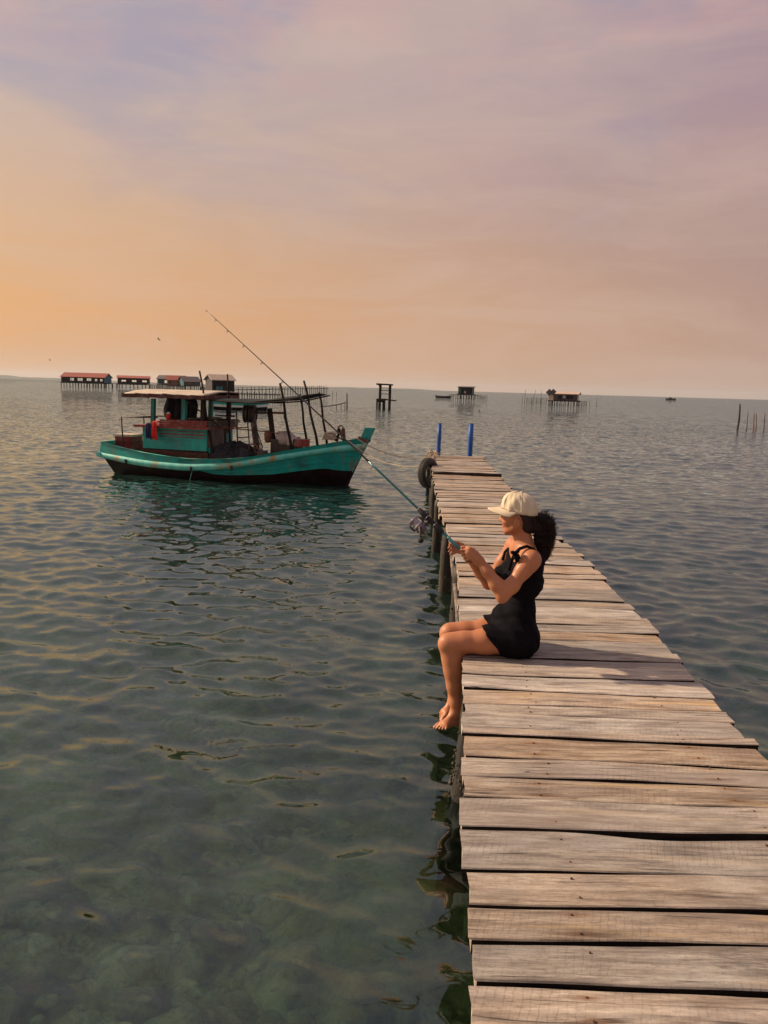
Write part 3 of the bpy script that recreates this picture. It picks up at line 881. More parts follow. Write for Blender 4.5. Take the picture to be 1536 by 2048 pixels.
# torso
pel = P(1026, 1262, YC); wai = P(1038, 1214, YC); che = P(1044, 1158, YC); upc = P(1049, 1116, YC)
lat = np.array((0, 1., 0))
tw = np.array((-.22, 1., 0)) / sqrt(1 + .22 ** 2)          # shoulders turned a little, far one forward
torso = [(pel - lat * .075, pel + lat * .075, .108, .108), (P(1035, 1270, YC) - lat * .07, P(1035, 1270, YC) + lat * .07, .092, .092), (wai - lat * .045, wai + lat * .045, .073, .073),
         (che - tw * .055, che + tw * .055, .089, .089), (upc - tw * .10, upc + tw * .09, .058, .052)]
for (a, b, ra, rb) in torso: bd.cone(a, b, ra, rb, k=.07)
for sg in (-1, 1): bd.ell(P(1013, 1158, YC) + tw * .065 * sg, (.05, .05, .052), k=.04)
shN, shF = P(1062, 1119, 3.972), P(1028, 1090, 4.285)
# neck, head
nb_, nt = P(1049, 1098, YC), P(1043, 1058, YC + .005)
bd.cone(nb_, nt, .052, .047, k=.045)
bd.cone(P(1050, 1100, YC), shN, .045, .045, k=.04); bd.cone(P(1047, 1100, YC), shF, .045, .042, k=.04)
Hc = P(1040.5, 1026, YC + .01)
ha = radians(9)
hf = np.array((-cos(ha), sin(ha), -.03)); hf /= np.linalg.norm(hf)
hl = np.array((-sin(ha), -cos(ha), 0)); hl /= np.linalg.norm(hl)     # towards the camera
hu = np.cross(hl, hf); hu /= np.linalg.norm(hu)
if hu[2] < 0: hu = -hu
H = lambda f, l, u: Hc + hf * f + hl * l + hu * u
AX = (hf, hl, hu)
bd.ell(H(.007, 0, 0), (.087, .074, .099), AX, k=.03)
bd.ell(H(.032, 0, -.046), (.060, .055, .070), AX, k=.03)
bd.ell(H(.070, 0, -.098), (.022, .022, .016), AX, k=.022)                   # chin
bd.cone(H(.030, -.048, -.075), H(.066, -.018, -.100), .016, .014, k=.025)   # jaw
bd.cone(H(.030, .048, -.075), H(.066, .018, -.100), .016, .014, k=.025)
bd.cone(H(.088, 0, -.008), H(.106, 0, -.040), .007, .0095, k=.012)          # nose
bd.ell(H(.098, 0, -.044), (.009, .014, .007), AX, k=.008)
for sg in (-1, 1): bd.ell(H(.068, .034 * sg, -.042), (.026, .022, .022), AX, k=.02)
bd.cone(H(.086, -.016, -.068), H(.086, .016, -.068), .0075, k=.008)         # lips
bd.cone(H(.084, -.013, -.079), H(.084, .013, -.079), .0075, k=.008)
for sg in (-1, 1):
    bd.ell(H(.016, .080 * sg, -.044), (.018, .010, .029), AX, k=.004)
    bd.ell(H(.019, .092 * sg, -.040), (.010, .007, .017), AX, k=.003, sub=True)
# legs
def chain(pts, k=.02, smooth_r=True):
    for (a, ra), (b, rb) in zip(pts[:-1], pts[1:]): bd.cone(a, b, ra, rb, k=k)
knN, knF = P(899, 1287, YN), P(901, 1266, YF)
chain([(P(1036, 1278, YN + .01), .088), (P(970, 1283, YN), .067), (P(925, 1285, YN), .057), (knN, .050)], .03)
chain([(P(1030, 1256, YF - .01), .088), (P(970, 1262, YF), .066), (P(928, 1264, YF), .056), (knF, .049)], .03)
bd.ell(P(888, 1288, YN - .005), (.026, .034, .036), k=.02); bd.ell(P(891, 1268, YF), (.026, .034, .036), k=.02)
chain([(knN, .047), (P(904, 1318, YN), .048), (P(908, 1343, YN), .047), (P(909, 1372, YN), .036), (P(912, 1405, YN), .0275), (P(914, 1424, YN), .027)], .045)
chain([(knF, .047), (P(905, 1300, YF), .047), (P(907, 1325, YF), .045), (P(907, 1356, YF), .034), (P(908, 1386, YF), .026), (P(910, 1402, YF), .027)], .045)
# feet
def foot(heel, ank, ball, toe_dir, side_dir, s=1):
    heel, ank, ball = map(np.array, (heel, ank, ball))
    bd.ell(heel, (.027, .025, .026), k=.02)
    bd.cone(ank, heel, .026, .025, k=.02)
    bd.cone(ank, ball, .027, .017, k=.025)
    bd.cone(heel, ball, .022, .015, k=.025)
    for i, q in enumerate((-.026, .022)):
        bd.cone(heel, ball + side_dir * q, .018, .014, k=.02)
    L = (.044, .043, .038, .033, .027); R_ = (.0100, .0072, .0068, .0065, .0062)
    tips = []
    for i in range(5):
        st = ball + side_dir * (-.030 + .0145 * i) + toe_dir * (.004 - .0035 * i)
        tp = st + toe_dir * L[i] + side_dir * (.0035 * (i - 1.5)) + np.array((0, 0, -.004))
        mid = .5 * (st + tp) + np.array((0, 0, .006))
        bd.cone(st, mid, R_[i] * 1.05, R_[i], k=.003); bd.cone(mid, tp, R_[i], R_[i] * .92, k=.002)
        tips.append((tp, R_[i]))
    return tips
tdN = P(869, 1463, 3.985) - P(893, 1446, 4.02); tdN /= np.linalg.norm(tdN)
sdN = P(889, 1463, 3.945) - P(872, 1453, 4.015); sdN -= tdN * (sdN @ tdN); sdN /= np.linalg.norm(sdN)
tipsN = foot(P(915, 1441, YN + .01), P(912, 1424, YN), P(889, 1449, 3.985), tdN, sdN)
tdF = P(879, 1436, 4.17) - P(895, 1420, 4.19); tdF /= np.linalg.norm(tdF)
sdF = P(872, 1430, 4.245) - P(890, 1438, 4.155); sdF -= tdF * (sdF @ tdF); sdF /= np.linalg.norm(sdF)
tipsF = foot(P(912, 1415, YF + .01), P(908, 1399, YF), P(889, 1425, 4.19), tdF, sdF)
# arms
elN, wrN = P(1005, 1191, 3.925), P(958, 1120, 3.965)
chain([(shN, .043), (P(1047, 1140, 3.955), .040), (P(1023, 1172, 3.935), .036), (elN, .031)], .03)
chain([(elN, .031), (P(992, 1168, 3.93), .033), (P(975, 1143, 3.945), .027), (wrN, .021)], .03)
bd.ell(P(1003, 1199, 3.925), (.018, .018, .018), k=.02)
elF, wrF = P(977, 1166, 4.32), P(931, 1103, 4.15)
chain([(shF, .046), (P(1006, 1125, 4.30), .040), (elF, .034)], .025)
chain([(elF, .034), (P(962, 1145, 4.26), .034), (wrF, .0225)], .025)
# hands: the near one closed round the rod butt, the far one open below it
RB, RT = P(934, 1111.5, 4.005), P(413, 621, 4.62)         # rod butt and tip
rdir = (RT - RB) / np.linalg.norm(RT - RB)
rodp = lambda t: RB + rdir * t
hand_tips = []
knk = P(938, 1104, 3.972)
bd.cone(wrN, knk, .023, .022, k=.02)
bd.cone(P(952, 1108, 3.985), P(938, 1099, 3.985), .018, .016, k=.015); bd.cone(P(954, 1122, 3.97), P(942, 1114, 3.972), .019, .017, k=.015)
for i in range(4):
    a = P(938 + 1.2 * i, 1099 + 5.6 * i, 3.964 + .002 * i); b = P(922.5 + 3.4 * i, 1100 + 6.6 * i, 3.982 + .003 * i)
    c = P(921.5 + 3.7 * i, 1104 + 6.8 * i, 4.018); e = P(932 + 2.6 * i, 1108 + 5.0 * i, 4.026)
    bd.cone(a, b, .0088, .0080, k=.003); bd.cone(b, c, .0080, .0074, k=.002); bd.cone(c, e, .0074, .0068, k=.002); bd.ell(b, (.0088, .0088, .0088), k=.002)
    hand_tips.append(e)
bd.cone(P(946, 1101, 3.995), P(936, 1095.5, 4.005), .013, .0105, k=.012); bd.cone(P(936, 1095.5, 4.005), P(924, 1094.5, 4.008), .0100, .0085, k=.005)
pmF = P(917, 1096, 4.085)
bd.cone(wrF, pmF, .021, .019, k=.02); bd.cone(P(927, 1094, 4.13), P(914, 1090, 4.10), .015, .014, k=.015); bd.cone(P(927, 1103, 4.12), P(916, 1102, 4.075), .016, .014, k=.015)
for i, (q0, q1, q2) in enumerate((((914, 1089, 4.10), (905, 1086.5, 4.075), (899, 1089.5, 4.055)), ((912, 1094, 4.09), (902, 1092, 4.06), (897, 1096, 4.04)),
                                  ((912, 1099, 4.08), (903, 1099.5, 4.05), (898, 1103, 4.03)), ((914, 1103, 4.07), (907, 1106.5, 4.045), (901, 1108.5, 4.03)))):
    a, b, c = P(*q0), P(*q1), P(*q2)
    bd.cone(a, b, .0085, .0076, k=.003); bd.cone(b, c, .0076, .0064, k=.002)
bd.cone(P(925, 1090, 4.12), P(916, 1086, 4.075), .011, .010, k=.01); bd.cone(P(916, 1086, 4.075), P(907, 1083.5, 4.05), .0092, .0080, k=.005)

person = empty('person', (float(pel[0]), YC, DZ))
tag(person, 'person in black romper and cream cap sitting barefoot on the pier edge', 'person')
off_p = np.array((pel[0], YC, DZ))
V, F_ = bd.mesh()
np_obj('body', V - off_p, F_, M['skin'], person)
# toe nails and lips, eyes
for (tp, r) in tipsN + tipsF:
    b = MB(); b.ball(tp - off_p + np.array((0, 0, r * .55)) , (r * .62, r * .62, r * .42), 7, 5); b.build('toe_nail', M['toenail'], person, True)
b = MB(); b.tube([H(.0905, q, -.0725 + 2.2 * abs(q) * .25) - off_p for q in np.linspace(-.021, .021, 9)], [.002, .0045, .0055, .006, .006, .006, .0055, .0045, .002], 8); b.build('lips', M['lips'], person, True)
for sg in (-1, 1):
    b = MB(); b.ball(H(.073, .031 * sg, -.014) - off_p, .0105, 12, 8); b.build('eye', M['eye'], person, True)
    b = MB(); b.tube([H(.088 - .9 * abs(q - .03) ** 1.3, q * sg, .008 + .1 * q) - off_p for q in np.linspace(.014, .048, 6)], [.001, .0028, .003, .0028, .002, .001], 6); b.build('eyebrow', M['hair'], person, True)

# romper
rm = SDF((.40, 3.84, .72), (.90, 4.42, 1.40), .004)
for (a, b, ra, rb), inf in zip(torso, (.010, .010, .010, .008, .012)): rm.cone(a, b, ra + inf, rb + inf, k=.06)
for sg in (-1, 1): rm.ell(P(1013, 1158, YC) + tw * .065 * sg, (.058, .058, .060), k=.04)
rm.ell(P(1007, 1226, YC - .01), (.062, .095, .040), k=.035)                    # blousing over the lap
rm.ell(P(1036, 1228, YC), (.088, .12, .026), k=.02)                          # gathered waist
# armholes and neckline
rm.ell(P(1060, 1128, 3.925), (.062, .082, .112), k=.012, sub=True)
rm.ell(shF + np.array((-.01, .05, -.01)), (.062, .08, .10), k=.012, sub=True)
rm.ell(P(1036, 1092, YC), (.085, .085, .088), k=.012, sub=True)
rm.ell(P(1055, 1080, YC), (.07, .085, .075), k=.012, sub=True)
def hem(p1, p2, Y):
    a, b = P(*p1, Y), P(*p2, Y); t = b - a; nn = np.array((t[2], 0, -t[0])); nn /= np.linalg.norm(nn)
    if nn[0] > 0: nn = -nn
    return (a, nn)
hN, hF = hem((964, 1256), (1003, 1310), 4.0), hem((970, 1238), (1004, 1292), 4.21)
rm.cone(P(1036, 1274, YN + .01), P(962, 1280, YN - .002), .096, .079, k=.03, clip=[hN])
rm.cone(P(1030, 1254, YF - .01), P(960, 1260, YF), .096, .078, k=.03, clip=[hF])
# folds
gx, gy, gz = np.meshgrid(*[rm.lo[i] + rm.h * np.arange(rm.n[i], dtype=np.float32) for i in range(3)], indexing='ij', sparse=True)
wz = 1 / (1 + np.exp(-(1.02 - gz) * 40))
rm.d += (.0022 * np.sin(gx * 85 + gz * 38 + 2.0 * np.sin(gy * 30)) + .0013 * np.sin(gy * 120 + gx * 40 + gz * 60)) * wz
rm.d += .0016 * np.sin(gz * 130 + gx * 60 + 1.5 * np.sin(gy * 25)) * (1 - wz)
sl, X = rm.region((.3, 3.7, .6), (1, 4.6, DZ + .0035))
rm.d[sl] = np.maximum(rm.d[sl], (DZ + .002) - X[2] + 0 * rm.d[sl])
V, F_ = rm.mesh()
romp = np_obj('romper', V - off_p, F_, M['romper'], person)
# shoulder straps with bows
def strap(pts, w):
    b = MB(); pts = [Vector(p - off_p) for p in pts]
    b.tube(pts, [w] * len(pts), 10, True, .62); return b
b = strap([P(1018, 1140, 3.995), P(1023, 1122, 3.985), P(1030, 1107, 3.985), P(1040, 1097, 3.99), P(1054, 1092.5, 4.0), P(1067, 1098, 4.005), P(1076, 1112, 4.005), P(1080, 1132, 4.0)], .0135)
so_ = b.build('strap', M['romper'], romp, True)
b = strap([P(1005, 1120, 4.235), P(1010, 1104, 4.235), P(1024, 1090, 4.225), P(1044, 1086, 4.22), P(1060, 1095, 4.22), P(1070, 1112, 4.21)], .012)
b.build('strap', M['romper'], romp, True)
b = MB(); kn = P(1029, 1107, 3.965) - off_p
b.ball(kn, (.013, .014, .014), 8, 6)
for ang, L in ((2.6, .026), (.3, .024), (-2.0, .046), (-2.45, .038)):
    dr = np.array((-cos(ang) * .9, -.25, sin(ang))); dr /= np.linalg.norm(dr)
    b.tube([kn, kn + dr * L * .5 + np.array((0, -.006, .004)), kn + dr * L], [.009, .017, .012], 8, True, .6)
b.build('bow', M['romper'], romp, True)

# hair: scalp, nape and a curly pony tail
hs = SDF((.55, 3.95, 1.25), (1.05, 4.32, 1.68), .004)
hs.ell(H(-.002, 0, -.006), (.086, .078, .092), AX, k=.01)
hs.ell(H(.062, 0, -.03), (.080, .12, .070), AX, k=.012, sub=True)
hs.ell(H(.018, 0, -.052), (.036, .12, .048), AX, k=.012, sub=True)
hs.ell(H(.085, 0, -.09), (.095, .12, .075), AX, k=.012, sub=True)
hs.ell(P(1052, 1052, YC + .008), (.05, .062, .05), AX, k=.02)
hs.cone(P(1058, 1046, YC + .008), P(1070, 1036, YC + .005), .036, .030, k=.02)
hs.cone(P(1072, 1036, YC + .005), P(1083, 1056, YC + .0), .026, .034, k=.03)
hs.cone(P(1083, 1056, YC), P(1084, 1082, YC - .005), .034, .026, k=.03)
hs.cone(P(1084, 1082, YC - .005), P(1082, 1108, YC - .01), .026, .010, k=.02)
V, F_ = hs.mesh()
hair = np_obj('hair', V - off_p, F_, M['hair'], person)
spine = [P(1068, 1033, YC + .005), P(1080, 1034, YC), P(1088, 1048, YC), P(1089, 1068, YC - .003), P(1088, 1088, YC - .006), P(1085, 1106, YC - .01), P(1083, 1120, YC - .012)]
rad_ = [.018, .030, .040, .042, .038, .030, .016]
def along(t):
    t = t * (len(spine) - 1); i = min(int(t), len(spine) - 2); u = t - i
    return spine[i] * (1 - u) + spine[i + 1] * u, rad_[i] * (1 - u) + rad_[i + 1] * u
hr = random.Random(4)
cb = MB()
for q in range(620):
    t0 = hr.uniform(0, .68); a0 = hr.uniform(0, 2 * pi); ln = hr.uniform(.22, .42)
    fr = hr.uniform(13, 24); cr = hr.uniform(.007, .013); p0 = hr.uniform(0, 6); outw = hr.uniform(.7, 1.35)
    pts = []
    for j in range(17):
        u = j / 16; c, r = along(min(t0 + ln * u, 1.0))
        a = a0 + .5 * u
        dirr = np.array((cos(a), sin(a) * .95, .12))
        w = fr * u + p0
        pts.append(c + dirr * (r * outw + cr * cos(w)) + np.array((-sin(a), cos(a), 0)) * cr * sin(w) + np.array((0, 0, .7 * cr * sin(w + 1) - .02 * u * (t0 > .45))) - off_p)
    cb.tube(pts, [.0010] + [.0015] * 15 + [.0008], 4, False)
for q in range(160):                                              # loose frizz
    t0 = hr.uniform(.02, .95); c, r = along(t0); a = hr.uniform(-1.2, 1.4); w0 = hr.uniform(0, 6)
    dr = np.array((cos(a), hr.uniform(-.4, .4), hr.uniform(-.2, .9))); pts = []
    for j in range(10):
        u = j / 9; pts.append(c + dr * (r * .85 + .030 * u) + np.array((.011 * sin(11 * u + w0), .011 * cos(11 * u + w0), .012 * sin(9 * u + w0) - .012 * u * u)) - off_p)
    cb.tube(pts, [.0010] * 9 + [.0006], 4, False)
cb.build('curls', M['hair'], hair, True)['kind'] = 'stuff'
b = MB(); b.torus(P(1069, 1034, YC + .005) - off_p, (1, 0, .1), .024, .007, 16, 6); b.build('hair_tie', M['romper'], hair, True)

# cap
cap = bpy.data.objects.new('cap', None); link(cap, person)
cr_ = random.Random(9)
cphi = radians(-9)                                               # worn tipped back a little: rim lower behind
def capax(f, l, u):
    return H(f * cos(cphi) - u * sin(cphi) * -1 * 0 + 0, l, 0) + hu * (u + f * math.tan(radians(9.5)) * 1.0) - off_p
def dome(u, v):
    th = v * (pi / 2)
    a = 2 * pi * u
    ridge = 1 + .012 * cos(3 * a) ** 8 * sin(th)
    wr_ = .0035 * sin(9 * a + 6 * v) * sin(th) * (1 if cos(a) > -.2 else .5) + .0025 * sin(17 * a - 9 * v)
    rf, rl = (.107 if cos(a) > 0 else .092), .090
    rr = sin(th) ** .72 * ridge
    return capax(-.004 + (rf * rr + wr_) * cos(a), (rl * rr + wr_) * sin(a), .006 + .104 * cos(th) ** .82 + (1 - v) * .002)
b = MB(); b.sheet(lambda u, v: dome(u, v), 64, 18)
crown = b.build('crown', M['capcloth'], cap, True)
sm = crown.modifiers.new('thick', 'SOLIDIFY'); sm.thickness = .003; sm.offset = 1
def brim(u, v):
    a = (u - .5) * pi * .86
    rf, rl = .108, .091
    cx_, cy_ = rf * cos(a), rl * sin(a)
    ln = .074 * (cos(a * .92) ** .55)
    droop = .012 * (sin(a) ** 2) * (.3 + v) + .004 * v
    return capax(-.004 + cx_ + ln * v, cy_ * (1 + .02 * v), .014 - droop - v * .014)
b = MB(); b.sheet(brim, 28, 8, .004)
b.build('brim', M['capcloth'], cap, True)
b = MB()
for k_ in range(6):
    a = pi / 6 + k_ * pi / 3
    b.tube([Vector(dome(a / (2 * pi), v)) + Vector(hu) * .001 for v in np.linspace(.08, 1, 12)], .0016, 5)
b.build('seam', M['capcloth'], cap, True)
b = MB(); b.ball(Vector(dome(0, 0)) + Vector((0, 0, .002)), (.008, .008, .005), 10, 6); b.build('button', M['capcloth'], cap, True)

# ------------------------------------------------------------------ fishing rod
rod = empty('fishing_rod', tuple(RB))
tag(rod, 'long teal and black fishing rod with spinning reel held up over the water', 'fishing rod')
L_ = float(np.linalg.norm(RT - RB))
sag = lambda t: np.array((0, 0, -.012 * (t / L_) * (1 - t / L_) * 4 * 0 + .010 * sin(pi * t / L_)))
rp = lambda t: (rdir * t + sag(t))
tpx = lambda x: float((P(x, 1104 - (926 - x) * .943, 4.02 + (926 - x) / 513 * .6) - RB) @ rdir)
t_b, t_g0, t_g1 = tpx(921), tpx(886), tpx(837)
b = MB(); b.tube([rp(-.03), rp(0), rp(t_b), rp(t_g0)], [.0085, .0098, .0092, .0088], 12); b.build('handle', M['rodteal'], rod, True)
b = MB(); b.tube([rp(-.045), rp(-.04), rp(-.028)], [.009, .0125, .012], 12); b.build('butt_cap', M['grip'], rod, True)
gl_ = t_g1 - t_g0
b = MB(); b.tube([rp(t_g0 + gl_ * u) for u in (0, .04, .3, .34, .42, .62, .66, .8, .97, 1)], [.010, .0150, .0155, .012, .0135, .0135, .0155, .016, .0135, .008], 14); b.build('grip', M['grip'], rod, True)
b = MB()
for u in (.32, .64, .99): b.torus(rp(t_g0 + gl_ * u), rdir, .0145 if u < .9 else .010, .0022, 14, 6)
b.build('trim_ring', M['reelpale'], rod, True)
t_m = t_g1 + (L_ - t_g1) * .22
b = MB(); ts = np.linspace(t_g1, t_m, 6); b.tube([rp(t) for t in ts], list(np.linspace(.0064, .0056, 6)), 10); b.build('blank', M['rodteal'], rod, True)
b = MB(); ts = np.linspace(t_m, L_, 20); b.tube([rp(t) for t in ts], list(np.linspace(.0056, .0013, 20)), 8); b.build('tip_section', M['roddark'], rod, True)
dn = np.cross(rdir, (0, 1, 0)); dn /= np.linalg.norm(dn)
if dn[2] > 0: dn = -dn                              # below the rod
for u in (.20, .36, .50, .62, .72, .81, .89, .95):
    t = t_g1 + (L_ - t_g1) * u; rr = .008 * (1 - u) + .003
    gm = MB(); c = rp(t) + dn * (rr + .006); gm.torus(c, rdir, rr, .0016, 14, 5)
    gm.tube([rp(t - .012), c - dn * rr * .8], .0013, 5); gm.tube([rp(t + .012), c - dn * rr * .8], .0013, 5)
    gm.build('line_guide', M['reelpale'], rod, True)
gm = MB(); gm.torus(rp(L_) + dn * .004, rdir, .004, .001, 10, 5); gm.build('tip_ring', M['reelpale'], rod, True)
# reel
reel = bpy.data.objects.new('reel', None); link(reel, rod)
rc = P(842, 1056, 4.055) - RB
reel.scale = (1.12,) * 3; reel.location = tuple(-.12 * rc)
ft = rp(t_g0 + gl_ * .50)
b = MB(); b.bar(rp(t_g0 + gl_ * .36) + dn * .014, rp(t_g0 + gl_ * .62) + dn * .014, .012, .006); b.tube([ft + dn * .012, ft * .5 + rc * .5 + dn * .004, rc], [.008, .009, .014], 10); b.build('stem', M['iron'], reel, True)
b = MB(); b.ball(rc - rdir * .006, (.024, .022, .026), 14, 10); b.tube([rc - rdir * .03, rc + rdir * .012], [.014, .026], 14); b.build('gear_case', M['reelmetal'], reel, True)
b = MB(); b.tube([rc + rdir * .012, rc + rdir * .018, rc + rdir * .022, rc + rdir * .046, rc + rdir * .050, rc + rdir * .056], [.027, .027, .020, .020, .026, .024], 18); b.build('spool', M['reelpale'], reel, True)
b = MB(); b.tube([rc + rdir * .010 + dn * .030, rc + rdir * .030 + dn * .034, rc + rdir * .055 + dn * .026], [.005, .006, .004], 8)
b.tube([rc + rdir * .010 - dn * .030, rc + rdir * .030 - dn * .034, rc + rdir * .055 - dn * .026], [.005, .006, .004], 8); b.build('rotor', M['iron'], reel, True)
latr = np.cross(rdir, dn); latr /= np.linalg.norm(latr)
if latr[1] > 0: latr = -latr
b = MB()
pts = []
for i in range(13):
    a = pi * i / 12; pts.append(rc + rdir * (.045 + .010 * sin(a)) + dn * .034 * cos(a) + latr * .034 * sin(a))
b.tube(pts, .0018, 6); b.build('bail', M['reelpale'], reel, True)
kb = rc + (P(843, 1081, 4.01) - RB - rc) / 1.12
b = MB(); ax_ = rc + latr * .034; b.tube([rc, ax_], [.008, .006], 8); b.tube([ax_, ax_ * .35 + kb * .65 + latr * .006, kb], [.0055, .005, .0045], 8); b.build('crank', M['iron'], reel, True)
b = MB(); b.tube([kb - latr * .003, kb + latr * .008, kb + latr * .022, kb + latr * .030], [.006, .0125, .0135, .008], 12); b.build('knob', M['grip'], reel, True)

# ------------------------------------------------------------------ fishing boat
BST, BBW = np.array((-6.35, 19.0)), np.array((-.82, 17.31))
be = (BBW - BST) / np.linalg.norm(BBW - BST)
BROT = atan2(be[1], be[0])
boat = empty('fishing_boat', (BST[0], BST[1], 0), BROT)
tag(boat, 'teal wooden fishing boat with small roofed cabin and dark canopy moored beside the pier', 'boat')
bmat = Matrix.Translation((BST[0], BST[1], 0)) @ Matrix.Rotation(BROT, 4, 'Z')
def bw(s, t, z):                       # boat coordinates (along, towards the pier side, up) -> world
    return bmat @ Vector((s, -t, z))
def L(s, t, z): return Vector((s, -t, z))
SH = ([-.35, -.15, .48, 1.2, 2.0, 2.75, 3.54, 4.0, 4.52, 4.88, 5.43, 5.82, 6.25], [.72, .70, .62, .546, .49, .495, .555, .63, .755, .835, .95, 1.035, 1.11])
RL = ([-.35, .62, 1.47, 2.25, 3.25, 4.2, 5.03, 5.63, 6.05, 6.3], [.385, .275, .228, .216, .280, .465, .650, .755, .80, .82])
BT = ([-.35, -.19, 1.19, 2.25, 3.46, 4.2, 5.03, 5.82, 6.25], [.49, .475, .377, .362, .444, .612, .772, .923, .97])
BL = ([-.4, 2.3, 2.9, 3.3, 4.42, 4.93, 5.54, 5.9, 6.2], [.6, .6, .170, .150, .212, .295, .385, .33, .33])
HB = ([-.4, 0, 1, 2, 3, 4, 4.7, 5.3, 5.8, 6.15, 6.35], [.72, .78, .92, .98, .98, .87, .71, .48, .25, .07, .02])
ip = lambda T, s: float(np.interp(s, T[0], T[1]))
def stem_s(z): return 5.77 + .44 * max(z, -.6) / .95 if z < 1.2 else 6.32
def hull_pt(s, kind, sg, out=0.):
    """point on the hull skin; s is the station measured at the sheer"""
    u = (s + .35) / (6.22 + .35)
    z = {'sheer': ip(SH, s), 'rail': ip(RL, s), 'band': ip(BT, s), 'black': min(ip(BL, s), ip(RL, s) - .02), 'wl': -.02, 'bilge': -.26, 'keel': -.45}[kind]
    z0 = ip(SH, s)
    sc = {'sheer': 1, 'band': .985, 'rail': .965, 'black': .93, 'wl': .86, 'bilge': .55, 'keel': .03}[kind]
    s1 = stem_s(z) ; sa = {'sheer': -.25, 'band': -.30, 'rail': -.33, 'black': -.22, 'wl': .05, 'bilge': .3, 'keel': .5}[kind]
    ss = sa + (s1 - sa) * u
    fine = 1 - (1 - sc) * (1 + 1.8 * max(u - .55, 0) / .45 * (0 if kind in ('sheer', 'band') else 1) * .8)
    hb = ip(HB, s) * max(fine, .02) + out
    if u > .985: hb = .022 + out * .5
    return L(ss, hb * sg, z)
stations = [-.35, -.1, .2, .6, 1, 1.4, 1.8, 2.2, 2.6, 3, 3.4, 3.8, 4.1, 4.4, 4.7, 5, 5.2, 5.4, 5.6, 5.8, 6.0, 6.12, 6.22]
def strip(kinds, outs, sg, b):
    base = len(b.v); m = len(kinds)
    for s in stations:
        for k, o in zip(kinds, outs): b.v.append(hull_pt(s, k, sg, o))
    for i in range(len(stations) - 1):
        for j in range(m - 1):
            q = (base + i * m + j, base + i * m + j + 1, base + (i + 1) * m + j + 1, base + (i + 1) * m + j)
            b.f.append(q if sg > 0 else q[::-1])
def hull_part(name, kinds, outs, mat):
    b = MB()
    for sg in (1, -1): strip(kinds, outs, sg, b)
    # transom closure
    return b.build(name, mat, boat, True)
hull_part('hull_bottom', ('keel', 'bilge', 'wl', 'black'), (0, 0, 0, 0), M['hullblack'])
hull_part('topside', ('black', 'rail'), (0, 0), M['teal'])
hull_part('rub_rail', ('rail', 'rail', 'band', 'band'), (0, .055, .030, 0), M['rail'])
hull_part('bulwark', ('band', 'sheer'), (.0, 0), M['teal'])
hull_part('cap_rail', ('sheer', 'sheer', 'sheer'), (.012, .02, -.055), M['rail'])
b = MB()
for sg in (1, -1):
    base = len(b.v)
    for s in stations:
        p = hull_pt(s, 'sheer', sg, -.05); b.v.append(p); q = p.copy(); q.z -= .34 if s < 4.6 else .10; q.y *= .86 if s < 4.6 else .94; b.v.append(q)
    for i in range(len(stations) - 1):
        q = (base + 2 * i, base + 2 * i + 2, base + 2 * i + 3, base + 2 * i + 1); b.f.append(q if sg > 0 else q[::-1])
b.build('inner_bulwark', M['brown'], boat, True)
# transom
b = MB()
for kinds, mt, nm in ((('keel', 'bilge', 'wl', 'black', 'rail'), 'hullblack', 'transom_bottom'), (('rail', 'band', 'sheer'), 'teal', 'transom')):
    b = MB(); l1 = [hull_pt(-.35, k, 1) for k in kinds]; l2 = [hull_pt(-.35, k, -1) for k in kinds]
    for i in range(len(kinds) - 1): b.v += [l1[i], l1[i + 1], l2[i + 1], l2[i]]; b.f.append((4 * i, 4 * i + 1, 4 * i + 2, 4 * i + 3))
    b.build(nm, M[mt], boat)
b = MB(); b.bar(L(-.30, .78, .44), L(-.30, -.78, .44), .10, .10); b.build('stern_rail', M['rail'], boat)
b = MB(); b.bar(L(-.23, .73, .705), L(-.23, -.73, .705), .05, .09); b.build('stern_cap', M['rail'], boat)
# decks
b = MB(); base = 0
st2 = [s for s in stations if s <= 4.7]
for s in st2:
    z = ip(SH, s) - .30
    b.v += [L(s, ip(HB, s) * .9 - .06, z), L(s, -(ip(HB, s) * .9 - .06), z)]
for i in range(len(st2) - 1): b.f.append((2 * i, 2 * i + 1, 2 * i + 3, 2 * i + 2))
b.build('deck', M['brown'], boat)
b = MB(); st3 = [s for s in stations if s >= 4.4]
for s in st3:
    z = ip(SH, s) - .06; h = max(ip(HB, s) - .05, .01)
    b.v += [L(s, h, z), L(s, 0, z + .05), L(s, -h, z)]
for i in range(len(st3) - 1):
    for j in (0, 1): b.f.append((3 * i + j, 3 * i + j + 1, 3 * i + 4 + j, 3 * i + 3 + j))
b.build('foredeck', M['red'], boat)
# stem post
b = MB(); b.prism([L(5.70, .043, -.3), L(5.745, .043, -.08), L(5.885, .043, .30), L(5.70, .043, .30), L(5.5, .043, -.3)], L(0, -.086, 0)); b.build('stem_foot', M['hullblack'], boat)
b = MB(); b.prism([L(5.89, .045, .302), L(6.06, .045, .67), L(6.23, .045, .98), L(6.38, .045, 1.31), L(6.155, .045, 1.305), L(6.06, .045, 1.08), L(5.95, .045, .9), L(5.72, .045, .302)], L(0, -.09, 0))
b.build('stem_post', M['teal'], boat)
b = MB(); b.bar(L(6.03, .12, 1.10), L(6.24, .055, 1.0), .035, .05); b.bar(L(6.03, -.12, 1.10), L(6.24, -.055, 1.0), .035, .05); b.build('bow_trim', M['red'], boat)

